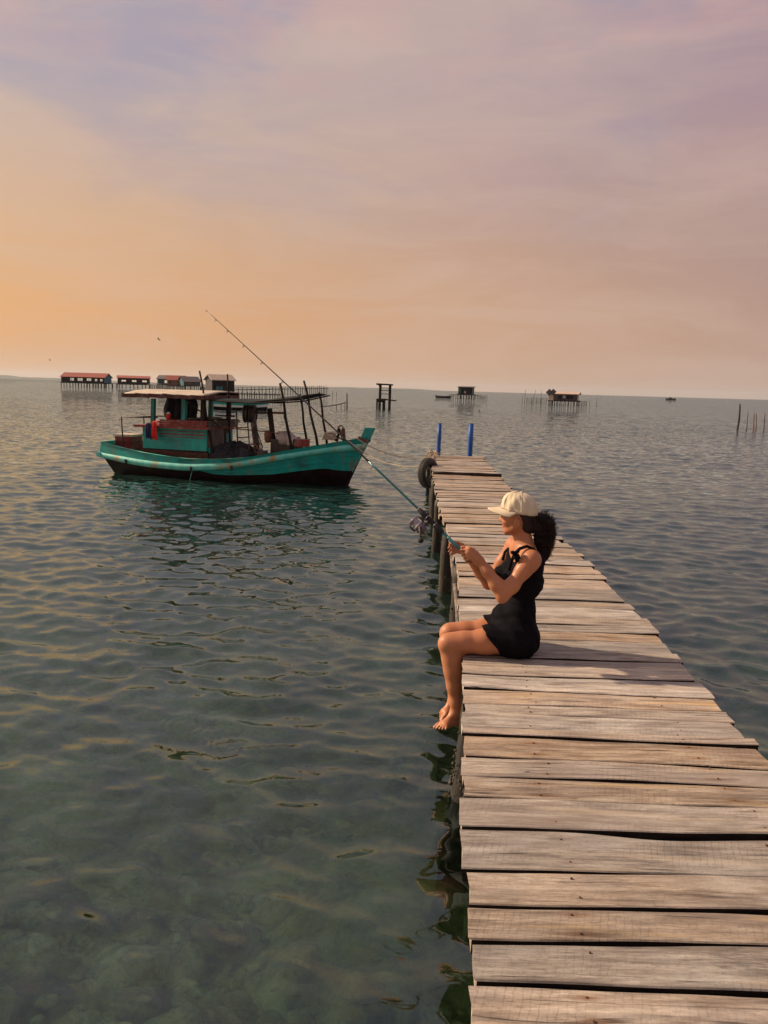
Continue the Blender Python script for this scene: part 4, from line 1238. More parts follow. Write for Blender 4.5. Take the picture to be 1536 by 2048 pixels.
# cabin
cabin = bpy.data.objects.new('cabin', None); link(cabin, boat)
cs0, cs1, ct = .84, 2.53, .62
def wallbox(nm, s0, s1, t0, t1, z0, z1, mt, par=cabin):
    b = MB(); b.box(L((s0 + s1) / 2, (t0 + t1) / 2, (z0 + z1) / 2), (abs(s1 - s0), abs(t1 - t0), z1 - z0)); return b.build(nm, M[mt], par)
for sg in (1, -1):
    wallbox('side_wall', cs0, cs1, sg * ct, sg * (ct - .04), .64, 1.13, 'teal')
    wallbox('sill_board', cs0 - .05, cs1 + .05, sg * (ct + .03), sg * (ct - .05), .20, .60, 'brown')
    wallbox('sill_trim', cs0 - .02, cs1 + .02, sg * (ct + .012), sg * (ct - .05), .603, .638, 'darkwood')
    wallbox('red_batten', cs0 + .45, cs1 - .02, sg * (ct + .014), sg * (ct + .002), .985, 1.018, 'red')
    wallbox('red_batten', cs0 + .45, cs1 - .02, sg * (ct + .014), sg * (ct + .002), .925, .950, 'greywood')
    wallbox('red_batten', cs0 + .30, cs1 - .02, sg * (ct + .016), sg * (ct + .002), 1.055, 1.085, 'greywood')
wallbox('aft_wall', cs0 + .002, cs0 + .04, .58, -.58, .60, 1.13, 'teal')
for k in range(6):
    t0 = .575 - k * .19
    wallbox('front_board', cs1 - .035 + .004 * (k % 2), cs1 + .004 * (k % 2), t0, t0 - .185, .50, 1.128, 'greywood' if k != 4 else 'brown')
wallbox('front_hatch', cs1 + .006, cs1 + .03, -.25, -.52, .80, 1.02, 'teal_post')
wallbox('lower_front', cs1 + .008, cs1 + .05, .56, -.56, .42, .72, 'teal')
# ledge of red boards around the cabin top
wallbox('ledge', cs0 - .17, cs1 + .08, .74, -.74, 1.135, 1.185, 'red')
for k, (z0, z1, o) in enumerate(((1.19, 1.235, .70), (1.24, 1.285, .685), (1.29, 1.33, .67))):
    for sg in (1, -1): wallbox('coaming_board', cs0 + .5, cs1 + .05, sg * o, sg * (o - .03), z0, z1, 'red')
    wallbox('coaming_board', cs1 + .02, cs1 + .052, .60, -.60, z0, z1, 'greywood')
for (s, t, mt, w, z1) in ((1.12, .60, 'teal_post', .085, 1.80), (1.94, .60, 'teal_post', .10, 1.80), (2.43, .60, 'darkwood', .09, 1.82), (1.12, -.60, 'teal_post', .085, 1.80), (1.94, -.60, 'teal_post', .09, 1.80), (2.43, -.60, 'darkwood', .09, 1.82)):
    b = MB(); b.bar(L(s - .01, t, 1.18), L(s + .02, t, z1), w, w); b.build('roof_post', M[mt], cabin)
# roof
roof = bpy.data.objects.new('roof', None); link(roof, boat)
def roofz(u, v): return 1.90 + .075 * (1 - v) + .055 * sin(pi * v) ** .8 + .012 * sin(6 * u + 2) * (1 - v) + .02 * sin(pi * u) + .004 * sin(20 * v + 3 * u)
b = MB(); b.sheet(lambda u, v: L(.46 + 2.12 * u, -.80 + 1.6 * v, roofz(u, v)), 16, 12, .025); b.build('roof_sheet', M['cream'], roof, True)
for sg in (1, -1):
    b = MB()
    for i in range(6):
        s0, s1 = .44 + i * .36, .44 + (i + 1) * .36; s1 = min(s1, 2.6)
        b.bar(L(s0, sg * .815, roofz((s0 - .46) / 2.12, .5 + .5 * sg) - .045 + .01 * (i % 2)), L(s1, sg * .815, roofz(0, .5 + .5 * sg) - .045), .03, .088)
    b.build('fascia', M['darkred'], roof)
b = MB(); b.bar(L(.45, .82, 1.87), L(.45, -.82, 1.87), .03, .085); b.build('fascia', M['darkred'], roof)
b = MB(); b.bar(L(2.6, .82, 1.87), L(2.6, -.82, 1.87), .03, .09); b.build('fascia', M['darkred'], roof)
b = MB()
for s in (.8, 1.3, 1.9, 2.4): b.bar(L(s, .78, 1.845), L(s, -.78, 1.845), .05, .05)
b.build('rafter', M['darkwood'], roof)
b = MB(); b.bar(L(2.0, .62, 1.80), L(2.85, .60, 1.22), .022, .022); b.build('brace', M['darkwood'], boat)
# stern rail pipe
b = MB(); b.tube([L(.18, .45, .36), L(.16, .45, .9), L(.14, .45, 1.34), L(.6, .42, 1.345), L(1.1, .40, 1.36)], .018, 8); b.build('pipe_rail', M['iron'], boat, True)
b = MB(); b.tube([L(.18, -.45, .36), L(.14, -.45, 1.34), L(1.1, -.40, 1.36)], .018, 8); b.build('pipe_rail', M['iron'], boat, True)
# things in the cabin: wheel house clutter
b = MB(); b.box(L(1.7, .1, 1.28), (.5, .6, .16)); b.build('console', M['darkwood'], boat)
# canopy over the working deck
b = MB(); b.sheet(lambda u, v: L(2.25 + 2.72 * u, -.62 + 1.24 * v, 1.83 - .07 * sin(pi * u) + .16 * u ** 2 + .07 * sin(pi * v) * (1 - .4 * u) + .012 * sin(14 * u + 5 * v)), 24, 12, .012); b.build('canopy', M['tarp'], boat, True)
b = MB()
for t in (.62, -.62): b.tube([L(2.2, t, 1.84), L(3.0, t, 1.785), L(3.7, t, 1.77), L(4.4, t, 1.83), L(5.05, t, 1.985)], .016, 8)
b.build('canopy_pole', M['darkwood'], boat, True)
for (s0, z0, s1, z1, t, r) in ((4.60, .72, 4.31, 2.23, .50, .034), (5.17, .88, 4.83, 2.30, .38, .030), (2.66, .5, 2.30, 2.46, .55, .026), (2.80, .5, 2.74, 2.41, .0, .024), (4.55, .72, 4.35, 2.0, -.52, .03), (5.1, .88, 4.9, 2.05, -.36, .028)):
    b = MB(); a_, c_ = L(s0, t, z0), L(s1, t * (1 if s0 > 3 else .9), z1)
    b.tube([a_.lerp(c_, i / 6) + Vector((.012 * sin(i * 1.7), 0, 0)) for i in range(7)], [r * (1.1 - .05 * i) for i in range(7)], 8); b.build('pole', M['darkwood'], boat, True)
# winch frame
for (s0, z0, s1, z1, t, w) in ((3.66, .30, 3.47, 1.69, .22, .12), (4.03, .40, 3.86, 1.66, .10, .105)):
    b = MB(); b.bar(L(s0, t, z0), L(s1, t, z1), w, w * .8); b.build('winch_post', M['greywood'] if s0 < 4 else M['darkwood'], boat)
b = MB(); b.tube([L(3.42, .20, 1.545), L(4.05, .08, 1.56), L(4.22, .05, 1.565)], .024, 8); b.build('winch_axle', M['rust'], boat, True)
for (s, t, R_, w) in ((3.36, .24, .20, .07), (3.50, .21, .20, .05)):
    b = MB(); b.disc(L(s, t, 1.52), L(1, -.18, 0), R_ * .9, w); b.torus(L(s - .035, t + .006, 1.52), L(1, -.18, 0), R_, .016, 22, 6); b.torus(L(s + .035, t - .006, 1.52), L(1, -.18, 0), R_, .016, 22, 6); b.build('winch_drum', M['iron'], boat, True)
b = MB(); wc = L(4.22, .05, 1.565); wa = L(1, -.35, 0); b.torus(wc, wa, .145, .016, 24, 6)
wx, wy = frame_of(wa)
for k in range(5): a = 2 * pi * k / 5; b.tube([wc, wc + (wx * cos(a) + wy * sin(a)) * .145], .010, 6)
b.disc(wc, wa, .035, .05, 12); b.build('belt_wheel', M['iron'], boat, True)
b = MB()
for q in (-.13, .13): b.tube([L(4.22, .05 + q * .4, 1.55) + L(q * .25, 0, 0), L(4.33, .02 + q * .2, .86)], .009, 5)
b.build('drive_belt', M['iron'], boat)
b = MB(); b.tube([L(2.5, .3, 1.18), L(3.3, .25, 1.16), L(4.0, .2, 1.12), L(4.1, .2, 1.10)], .014, 6); b.build('cross_pipe', M['rust'], boat, True)
b = MB(); b.tube([L(3.86, .2, 1.16), L(3.87, .2, 1.09), L(3.88, .2, .93), L(3.89, .2, .88)], [.05, .085, .085, .05], 12); b.build('float', M['rust'], boat, True)
lad = MB(); lad.tube([L(3.27, .5, .40), L(3.2, .42, 1.32), L(3.17, .4, 1.65)], .016, 6); lad.tube([L(3.55, .42, .42), L(3.44, .36, 1.32)], .014, 6)
for z in (.6, .8, .98, 1.2): lad.tube([L(3.25 - (z - .6) * .07, .48, z), L(3.53 - (z - .6) * .09, .40, z + .02)], .013, 6)
lad.build('ladder', M['iron'], boat, True)
b = MB(); b.torus(L(3.62, .42, .70), L(.3, -1, .1), .15, .016, 22, 6); b.torus(L(3.60, .36, .70), L(.3, -1, .1), .15, .014, 22, 6); b.build('net_roller', M['rust'], boat, True)
# engine
b = MB(); b.tube([L(4.05, .05, .94), L(4.10, .05, .96), L(4.34, .05, .99), L(4.42, .05, .96)], [.10, .19, .18, .12], 14); b.build('engine_cover', M['engine'], boat, True)
b = MB(); b.box(L(4.46, .06, .90), (.22, .36, .26), taper=.85); b.build('gear_box', M['engine'], boat)
b = MB(); b.box(L(4.28, .05, .70), (.62, .45, .30)); b.box(L(4.05, .12, .80), (.16, .3, .34)); b.build('engine_bed', M['iron'], boat)
b = MB(); b.torus(L(4.55, .24, .86), L(1, -.2, 0), .12, .02, 18, 6); b.build('flywheel', M['iron'], boat, True)
# capstan on the foredeck
b = MB(); b.torus(L(5.60, .05, 1.18), L(.8, -1, .1), .155, .014, 24, 6)
for k in range(5):
    a = 2 * pi * k / 5 + .3; wx, wy = frame_of(L(.8, -1, .1)); c = L(5.60, .05, 1.18); b.tube([c, c + (wx * cos(a) + wy * sin(a)) * .155], .011, 6)
b.disc(L(5.60, .05, 1.18), L(.8, -1, .1), .04, .1, 12); b.build('capstan_wheel', M['rust'], boat, True)
b = MB(); b.bar(L(5.5, .08, .98), L(5.56, .08, 1.26), .06, .06); b.bar(L(5.64, -.05, .98), L(5.62, -.03, 1.26), .06, .06); b.build('capstan_post', M['darkwood'], boat)
b = MB(); b.tube([L(2.36, .97, .22), L(2.36, 1.06, .05), L(2.33, 1.10, -.15), L(2.2, 1.25, -.5)], .007, 5); b.build('hanging_cord', M['ropegreen'], boat)
for (s, z) in ((.55, .37), (2.35, .31), (3.35, .38)):
    b = MB(); b.bar(L(s, ip(HB, s) + .03, z), L(s + .02, ip(HB, s) + .065, z - .09), .06, .03); b.build('fender_block', M['darkwood'], boat)

for kz in (.35, .7):                                    # plank seams on the bow and side
    b = MB()
    for sg in (1, -1):
        pts = []
        for s_ in [q for q in stations if 2.9 < q < 6.15]:
            a_, c_ = hull_pt(s_, 'black', sg), hull_pt(s_, 'rail', sg); pts.append(a_.lerp(c_, kz) + Vector((0, -sg * .001, 0)))
        b.tube(pts, .006, 5)
    b.build('plank_seam', M['teal_post'], boat, True)
for k in range(7):                                       # slat rack and sticks on the cabin top
    b = MB(); z = 1.345 + .022 * (k % 3); b.bar(L(1.98 + .05 * k, .62 - .06 * k, z), L(2.66 + .02 * k, .50 - .16 * k, z + .03 * (k % 2)), .03, .02); b.build('slat', M['greywood'] if k % 2 else M['darkwood'], boat)
for k in range(5):
    b = MB(); z = 1.19 + .03 * k; b.bar(L(2.60, .66 - .02 * k, z), L(2.66 + .02 * k, -.62, z + .01), .03, .018); b.build('slat', M['greywood'], boat)
b = MB(); b.bar(L(2.05, -.62, 1.42), L(2.6, -.62, 1.42), .03, .03); b.bar(L(2.05, -.62, 1.50), L(2.6, -.62, 1.50), .02, .02); b.build('side_rail', M['darkwood'], boat)
b = MB()
for k in range(9):
    a = k * .7; b.tube([L(3.7 + .05 * sin(a), .30 + .05 * cos(a), .45), L(3.72 + .1 * sin(a * 1.3), .36, .8), L(3.60 + .06 * sin(a), .30, 1.1 + .05 * sin(a * 2)), L(3.52, .24, 1.42)], .008, 5)
b.build('hanging_lines', M['iron'], boat, True)
b = MB(); b.tube([L(3.9, .55, .42), L(3.9, .55, .72)], [.11, .13], 14); b.build('bucket', M['iron'], boat, True)
b = MB(); b.box(L(4.75, .25, .92), (.3, .34, .16), rz=.3); b.build('hatch_cover', M['red'], boat)
# loose things lying on the boat
def blob(name, c, r, mat, amp, seed, label, cat, nz=.0):
    o = empty(name, tuple(bw(*c)), BROT); b = MB(); wr = random.Random(seed); ph = [wr.uniform(0, 6) for _ in range(8)]
    n, m = 40, 20
    for i in range(m + 1):
        th = pi * i / m
        for j in range(n):
            a = 2 * pi * j / n
            k = 1 + amp * (sin(3 * a + ph[0] + 2 * th) * .5 + sin(7 * a + ph[1] - 3 * th) * .3 + sin(13 * a + 9 * th + ph[2]) * .22 + sin(23 * a + ph[3] + 5 * th) * .12 + .12 * sin(17 * th + 5 * a))
            z = cos(th) * r[2] * k
            if z < 0: z *= .35
            b.v.append(Vector((sin(th) * cos(a) * r[0] * k, sin(th) * sin(a) * r[1] * k, z)))
    for i in range(m):
        for j in range(n): b.f.append((i * n + j, (i + 1) * n + j, (i + 1) * n + (j + 1) % n, i * n + (j + 1) % n))
    b.build('heap', mat, o, True); tag(o, label, cat); return o
net = blob('fishing_net', (3.05, .20, .36), (.66, .56, .46), M['net'], .16, 3, 'dark grey bundled fishing net heaped on the boat deck before the cabin', 'net')
b = MB(); wr = random.Random(8)
for q in range(70):
    a = wr.uniform(0, 6.28); th = wr.uniform(.1, 1.4); pts = []
    for j in range(9):
        th2 = th + .09 * j * wr.choice((1, -.4)); a2 = a + .16 * j
        pts.append((.68 * sin(th2) * cos(a2), .58 * sin(th2) * sin(a2), .48 * max(cos(th2), 0) + wr.uniform(-.01, .01)))
    b.tube(pts, .005, 4, False)
b.build('strands', M['net'], net)['kind'] = 'stuff'
# stern box
o = empty('storage_box', tuple(bw(-.02, -.05, .41)), BROT + .1); b = MB(); b.box((0, 0, .22), (.46, .5, .44)); b.build('box_body', M['red'], o)
b = MB(); b.box((0, 0, .465), (.52, .56, .05)); b.build('lid', M['cream'], o)
b = MB()
for z in (.12, .3): b.box((0, 0, z), (.475, .515, .025))
b.build('batten', M['darkred'], o)
tag(o, 'red wooden box with pale lid standing on the boat stern', 'box')
# clothes over the ledge
def garment(s, w, z0, z1, mat, lab, seed):
    o = empty('hung_garment', tuple(bw(s, .76, z1)), BROT); b = MB()
    b.sheet(lambda u, v: Vector(((u - .5) * w * (1 + .18 * v), -.02 - .02 * sin(pi * v) - .012 * sin(u * 14 + seed) * (.4 + v), -(z1 - z0) * v + .02 * sin(5 * u))), 12, 14)
    q = b.build('cloth', mat, o, True); mdf = q.modifiers.new('thick', 'SOLIDIFY'); mdf.thickness = .012
    b = MB(); b.sheet(lambda u, v: Vector(((u - .5) * w, -.02 + .22 * v, .0 + .03 * sin(pi * v))), 6, 5, .01); b.build('folded_top', mat, o, True)
    tag(o, lab, 'garment', 'clothes hung on the boat')
garment(1.12, .13, .88, 1.22, M['bluecloth'], 'navy cloth hung over the red ledge of the boat cabin', 1)
garment(1.27, .13, .87, 1.26, M['redcloth'], 'bright red cloth hung over the ledge of the boat cabin', 2)
def hanging(s, t, w, z0, z1, lab, seed):
    o = empty('hanging_cloth', tuple(bw(s, t, z1)), BROT); b = MB()
    b.sheet(lambda u, v: Vector(((u - .5) * w * (.55 + .55 * sin(pi * (v * .75 + .12))), .05 * sin(u * 12 + seed) + .03 * sin(v * 7), -(z1 - z0) * v)), 16, 16)
    q = b.build('cloth', M['blackcloth'], o, True); mdf = q.modifiers.new('thick', 'SOLIDIFY'); mdf.thickness = .03
    tag(o, lab, 'cloth', 'dark cloths under the cabin roof')
hanging(1.42, .25, .46, 1.28, 1.84, 'dark cloth bundle hanging under the boat roof nearer the stern', 1)
hanging(1.80, .10, .34, 1.25, 1.84, 'narrower dark cloth bundle hanging under the boat roof towards the bow', 3)
o = empty('can', tuple(bw(1.55, .63, 1.335)), BROT); b = MB(); b.tube([(0, 0, 0), (0, 0, .13)], .05, 12); b.build('can_body', M['redcloth'], o, True); b = MB(); b.tube([(0, 0, .13), (0, 0, .17)], [.05, .02], 12); b.build('can_top', M['white'], o, True)
tag(o, 'small red and white can standing on the cabin ledge', 'can')
# rope coil at the bow
o = empty('rope_coil', tuple(bw(5.36, .10, 1.0)), BROT); b = MB()
pts = [(.17 * cos(a) * (1 - a / 90) + .01 * sin(5 * a), .17 * sin(a) * (1 - a / 90), .012 + .0042 * a + .01 * sin(3.3 * a)) for a in np.linspace(0, 38, 220)]
b.tube(pts, .016, 6); b.build('coil', M['rope'], o, True)
tag(o, 'pale rope coiled on the boat bow beside the capstan wheel', 'rope')

# ropes from the bow to the pier
def rope(p0, p1, sag_, r, lab, mat=M['rope'], name='mooring_rope', n=28, group=None):
    p0, p1 = Vector(p0), Vector(p1); pts = [p0.lerp(p1, i / n) - Vector((0, 0, sag_ * 4 * (i / n) * (1 - i / n))) - p0 for i in range(n + 1)]
    b = MB(); b.tube(pts, r, 6); o = b.build(name, mat, None, True, tuple(p0)); tag(o, lab, 'rope', group); return o
rope(bw(6.0, .18, 1.08), onz(860, 914, DZ + .03), .16, .010, 'upper mooring rope running from the boat bow to the pier corner', group='mooring ropes')
rope(bw(5.85, .26, 1.02), ony(853, 930, 15.1), .22, .010, 'lower mooring rope sagging from the boat bow towards the hung tyre', group='mooring ropes')
o = empty('rope_lashing', tuple(onz(866, 913, DZ))); b = MB()
for k in range(7): b.torus((.02 * (k - 3), .05 * sin(k), .012 + .006 * (k % 3)), (sin(k), cos(k), .3), .09 + .01 * (k % 3), .012, 16, 5)
b.tube([(0, -.2, .02), (-.06, -.8, .03), (-.12, -1.3, -.02), (-.14, -1.6, -.12)], .011, 6)
b.build('wraps', M['rope'], o, True); tag(o, 'pale rope lashing knotted at the left corner of the pier end', 'rope')
rope(onz(917, 1240, .70), onz(901, 1256, .60), .01, .005, 'short green cord hanging off the pier edge behind the knees', M['ropegreen'], 'cord', 8)

# ------------------------------------------------------------------ stilt houses and other far things
def site(xpx, ypx):
    p = onz(xpx, ypx, 0); d = np.hypot(p[0], p[1]); return p, d / FPX * 1.0
def house(name, label, xl, xr, ywater, yfloor, yeave, yridge, roofm, wallm, depth, gable=None, rot=0., stilts=10, openings=(), gablem=None, over=.35, cat='stilt house', grp='stilt houses on the water', boards=True, slope='front', rear=True):
    """long front wall towards the camera; openings = (u0,u1,v0,v1,material) in wall fractions"""
    xc = .5 * (xl + xr); p, m = site(xc, ywater)
    ang = -atan2(p[0], p[1]) + rot
    o = empty(name, (p[0], p[1], 0), ang)
    w = (xr - xl) * m / max(cos(rot), .5); zf = (ywater - yfloor) * m; ze = (ywater - yeave) * m; zr = (ywater - yridge) * m
    b = MB(); b.box((0, depth / 2, zf - .12), (w + .6, depth + .6, .22)); b.build('platform', M['stilt'], o)
    for i in range(stilts):
        x = -w / 2 + w * i / (stilts - 1) + rng.uniform(-.12, .12) * (0 < i < stilts - 1)
        for y in (0, depth):
            b = MB(); b.tube([(x, y, -1.5), (x + rng.uniform(-.1, .1), y, zf - .1)], .085 * m / .12, 6); b.build('stilt', M['stilt'], o)
    # front wall built around its openings
    ops = sorted(openings)
    t = .12
    def panel(u0, u1, v0, v1, nm='wall_panel', mt=wallm, y=0.0, th=t):
        if u1 - u0 < 1e-3 or v1 - v0 < 1e-3: return
        b = MB(); b.box((-w / 2 + w * (u0 + u1) / 2, y + th / 2, zf + (ze - zf) * (v0 + v1) / 2), (w * (u1 - u0), th, (ze - zf) * (v1 - v0))); return b.build(nm, M[mt], o)
    cur = 0
    for (u0, u1, v0, v1, mt) in ops:
        panel(cur, u0, 0, 1); panel(u0, u1, 0, v0); panel(u0, u1, v1, 1)
        fr = MB(); X0, X1 = -w / 2 + w * u0, -w / 2 + w * u1; Z0, Z1 = zf + (ze - zf) * v0, zf + (ze - zf) * v1
        for (a, c) in (((X0, Z0), (X1, Z0)), ((X0, Z1), (X1, Z1)), ((X0, Z0), (X0, Z1)), ((X1, Z0), (X1, Z1)), (((X0 + X1) / 2, Z0), ((X0 + X1) / 2, Z1))):
            fr.bar((a[0], -.03, a[1]), (c[0], -.03, c[1]), .07 * m / .15, .07)
        win = fr.build('window', M[wallm], o)
        if mt:
            b = MB(); b.box(((X0 + X1) / 2, .09, (Z0 + Z1) / 2), (X1 - X0, .04, Z1 - Z0)); b.build('pane', M[mt], win)
        cur = u1
    panel(cur, 1, 0, 1)
    gm = gablem or wallm
    for sx in (-1, 1):
        b = MB()
        x = sx * (w / 2 - .06)
        if slope == 'front': prof = [(x, .13, zf), (x, depth - .13, zf), (x, depth - .13, ze), (x, depth / 2, zr - .1), (x, .13, ze)]
        else: prof = [(x, .13, zf), (x, depth - .13, zf), (x, depth - .13, zr - .1), (x, .13, ze)]
        b.prism(prof, (-sx * .1, 0, 0)); b.build('gable_wall', M[gm], o)
    if rear: b = MB(); b.box((0, depth - .06, (zf + ze) / 2), (w - .3, .1, ze - zf)); b.build('rear_wall', M[wallm], o)
    ov = over
    if slope == 'front':
        for (y0, y1) in ((-ov, depth / 2), (depth + ov, depth / 2)):
            zz = ze - (zr - ze) * ov / (depth / 2)
            b = MB(); b.prism([(-w / 2 - ov, y0, zz), (w / 2 + ov, y0, zz), (w / 2 + ov, y1, zr), (-w / 2 - ov, y1, zr)], (0, 0, .12)); b.build('roof_slope', M[roofm], o)
    else:
        b = MB(); b.prism([(-w / 2 - ov, -ov, ze), (w / 2 + ov, -ov, ze), (w / 2 + ov, depth + ov, zr), (-w / 2 - ov, depth + ov, zr)], (0, 0, .14)); b.build('roof_slope', M[roofm], o)
    tag(o, label, cat, grp)
    return o, p, m
house('stilt_house', 'long stilt house with red roof and blue gable, farthest left', 129, 203, 774, 766.3, 756, 748.5, 'roofred', 'walldark', 9.0, rot=-.30, stilts=16,
      openings=((.18, .30, .30, .80, None), (.38, .50, .30, .80, None), (.59, .70, .35, .80, None), (.78, .84, .3, .75, None), (.90, .96, .3, .75, None)), gablem='wallblue', rear=False)
house('stilt_house', 'dark stilt house with plain red roof and three white windows', 239, 297, 775, 769, 758, 753.5, 'roofred', 'walldark', 7.0, stilts=9,
      openings=((.12, .26, .38, .70, None), (.44, .58, .38, .70, None), (.76, .90, .38, .70, None)), slope='shed', rear=False)
house('stilt_house', 'blue end house with dark porch in the red roofed cluster', 316, 338, 778, 769, 759, 752.5, 'roofgrey', 'wallblue', 7.0, rot=-.25, stilts=7, openings=((.15, .45, .2, .75, None), (.6, .88, .2, .75, None)), rear=False)
house('stilt_house', 'brown boarded house under the wide red roof in the cluster', 336, 369, 779, 772, 761, 753, 'roofred', 'wallbrown', 6.0, stilts=9, openings=((.1, .2, .45, .75, 'walldark'), (.6, .72, .5, .75, 'walldark')))
house('stilt_house', 'grey blue patched house with dark roof, right end of the cluster', 369, 400, 780, 772, 764, 755, 'roofgrey', 'wallgrey', 6.0, rot=.35, stilts=9, openings=((.25, .5, .35, .8, 'wallbrown'), (.7, .9, .3, .95, 'wallblue')), gablem='wallblue')
house('stilt_hut', 'dark grey boarded hut with pale roof and teal sheet in its open front', 426, 468, 791, 785, 761, 752, 'roofpale', 'walldark', 3.6, rot=.42, stilts=12,
      openings=((.16, .48, .05, .50, 'bluecurtain'), (.62, .76, .02, .9, 'walldark')), gablem='wallgrey', over=.3)
house('stilt_hut', 'small dark hut with faded green side on a wide platform far out', 916, 943, 797, 788.5, 775.5, 774, 'roofgrey', 'walldark', 4.0, rot=-.2, stilts=6, openings=((.02, .22, .1, .9, 'wallgreen'), (.42, .58, .1, .5, 'pane')), slope='shed', gablem='wallgreen')
house('stilt_hut', 'low grey hut with pale roof and pale gable standing in the netted pen', 1100, 1152, 810, 801, 789, 785.5, 'roofpale', 'wallgrey', 3.4, rot=-.12, stilts=11, openings=((.30, .44, .1, .80, 'walldark'), (.47, .58, .3, .8, 'pane'), (.62, .85, .2, .8, 'walldark')), gablem='wallpale')
# gable porch of the last hut
p, m = site(1100, 810); o = empty('porch', (p[0], p[1], 0), -atan2(p[0], p[1])); k = m
b = MB(); b.prism([(-.35, -.25, 9 * k), (.55, -.25, 9 * k), (.55, -.25, 22 * k), (.1, -.25, 27 * k), (-.35, -.25, 21 * k)], (0, .2, 0)); b.build('gable_boards', M['wallpale'], o)
b = MB(); b.bar((-.6, -.3, 20.5 * k), (.1, -.3, 27.5 * k), .12, 1.0); b.bar((.1, -.3, 27.5 * k), (.75, -.3, 22 * k), .12, 1.0); b.build('porch_roof', M['roofgrey'], o)
for x in (-.3, .1, .5): b = MB(); b.tube([(x, -.2, -1.5), (x, -.2, 9 * k)], .06, 6); b.build('stilt', M['stilt'], o)
tag(o, 'pale boarded porch with peaked roof at the left end of the low hut', 'porch')
# platforms and walkways
def walkway(label, x0, x1, y0, y1, deck, n, rail=0, w=1.2, cat='walkway', posts_up=0):
    a, ma = site(x0, y0); c, mc = site(x1, y1); a, c = Vector(a), Vector(c)
    o = empty('walkway', (a.x, a.y, 0)); d = c - a; d.z = 0
    za, zc = deck * ma, deck * mc; sidev = Vector((-d.y, d.x, 0)).normalized()
    b = MB(); b.bar(Vector((0, 0, za)), d + Vector((0, 0, zc)), w, .14); b.build('deck', M['stilt'], o)
    for i in range(n):
        u = i / (n - 1); q = d * u; z = za + (zc - za) * u; mm = ma + (mc - ma) * u
        up = posts_up * mm * rng.uniform(.5, 1.2)
        b = MB(); b.tube([q + Vector((0, 0, -1.5)) + sidev * .3, q + Vector((rng.uniform(-.1, .1), 0, z + up)) + sidev * .3], .085 * mm / .12, 6); b.build('post', M['stilt'], o)
    if rail:
        b = MB(); b.bar(Vector((0, 0, za + rail * ma)) + sidev * .3, d + Vector((0, 0, zc + rail * mc)) + sidev * .3, .07 * ma / .12, .07 * ma / .12); b.build('handrail', M['stilt'], o)
    tag(o, label, cat, 'walkways between the stilt houses')
walkway('plank walkway joining the farthest left house to the dark red roofed house', 203, 239, 775, 776, 8, 6)
walkway('plank walkway between the dark red roofed house and the blue end house', 297, 320, 776, 779, 7, 7, 4)
walkway('low walkway leading right from the house cluster to the dark hut', 398, 428, 781, 788, 8, 14, 4)
walkway('long railed jetty stretching right behind the dark hut', 470, 655, 790, 787, 10, 34, 4.5, 1.0, posts_up=5)
walkway('lower broken staging in front of the railed jetty', 474, 560, 798, 800, 10, 18, 0, 1.0, posts_up=4)
walkway('wide low platform around the small far out hut', 905, 956, 797, 798, 7.5, 14, 0, 3.0, 'platform')
# netted pens
def pen(label, x0, x1, y0, y1, h):
    a, ma = site(x0, y0); c, mc = site(x1, y1); a, c = Vector(a), Vector(c); o = empty('net_fence', (a.x, a.y, 0)); d = c - a
    b = MB(); n = 26
    for i in range(n + 1): q = d * (i / n); b.bar(q + Vector((0, 0, -.3)), q + Vector((0, 0, h * ma)), .022, .022)
    for j in range(7): z = h * ma * j / 6.; b.bar(Vector((0, 0, z)), d + Vector((0, 0, z)), .020, .020)
    b.build('mesh', M['fencenet'], o)['kind'] = 'stuff'
    for i in range(5): q = d * (i / 4); b = MB(); b.tube([q + Vector((0, 0, -1)), q + Vector((.05, 0, h * ma * 1.1))], .04, 6); b.build('post', M['stilt'], o)
    tag(o, label, 'fence', 'net fences of the pen')
pen('net fence left of the low hut with pale roof', 1053, 1092, 807, 808, 11)
pen('net fence right of the low hut with pale roof', 1153, 1173, 810, 811, 8)
pen('small net fence right of the far out hut platform', 957, 971, 798, 798, 6)
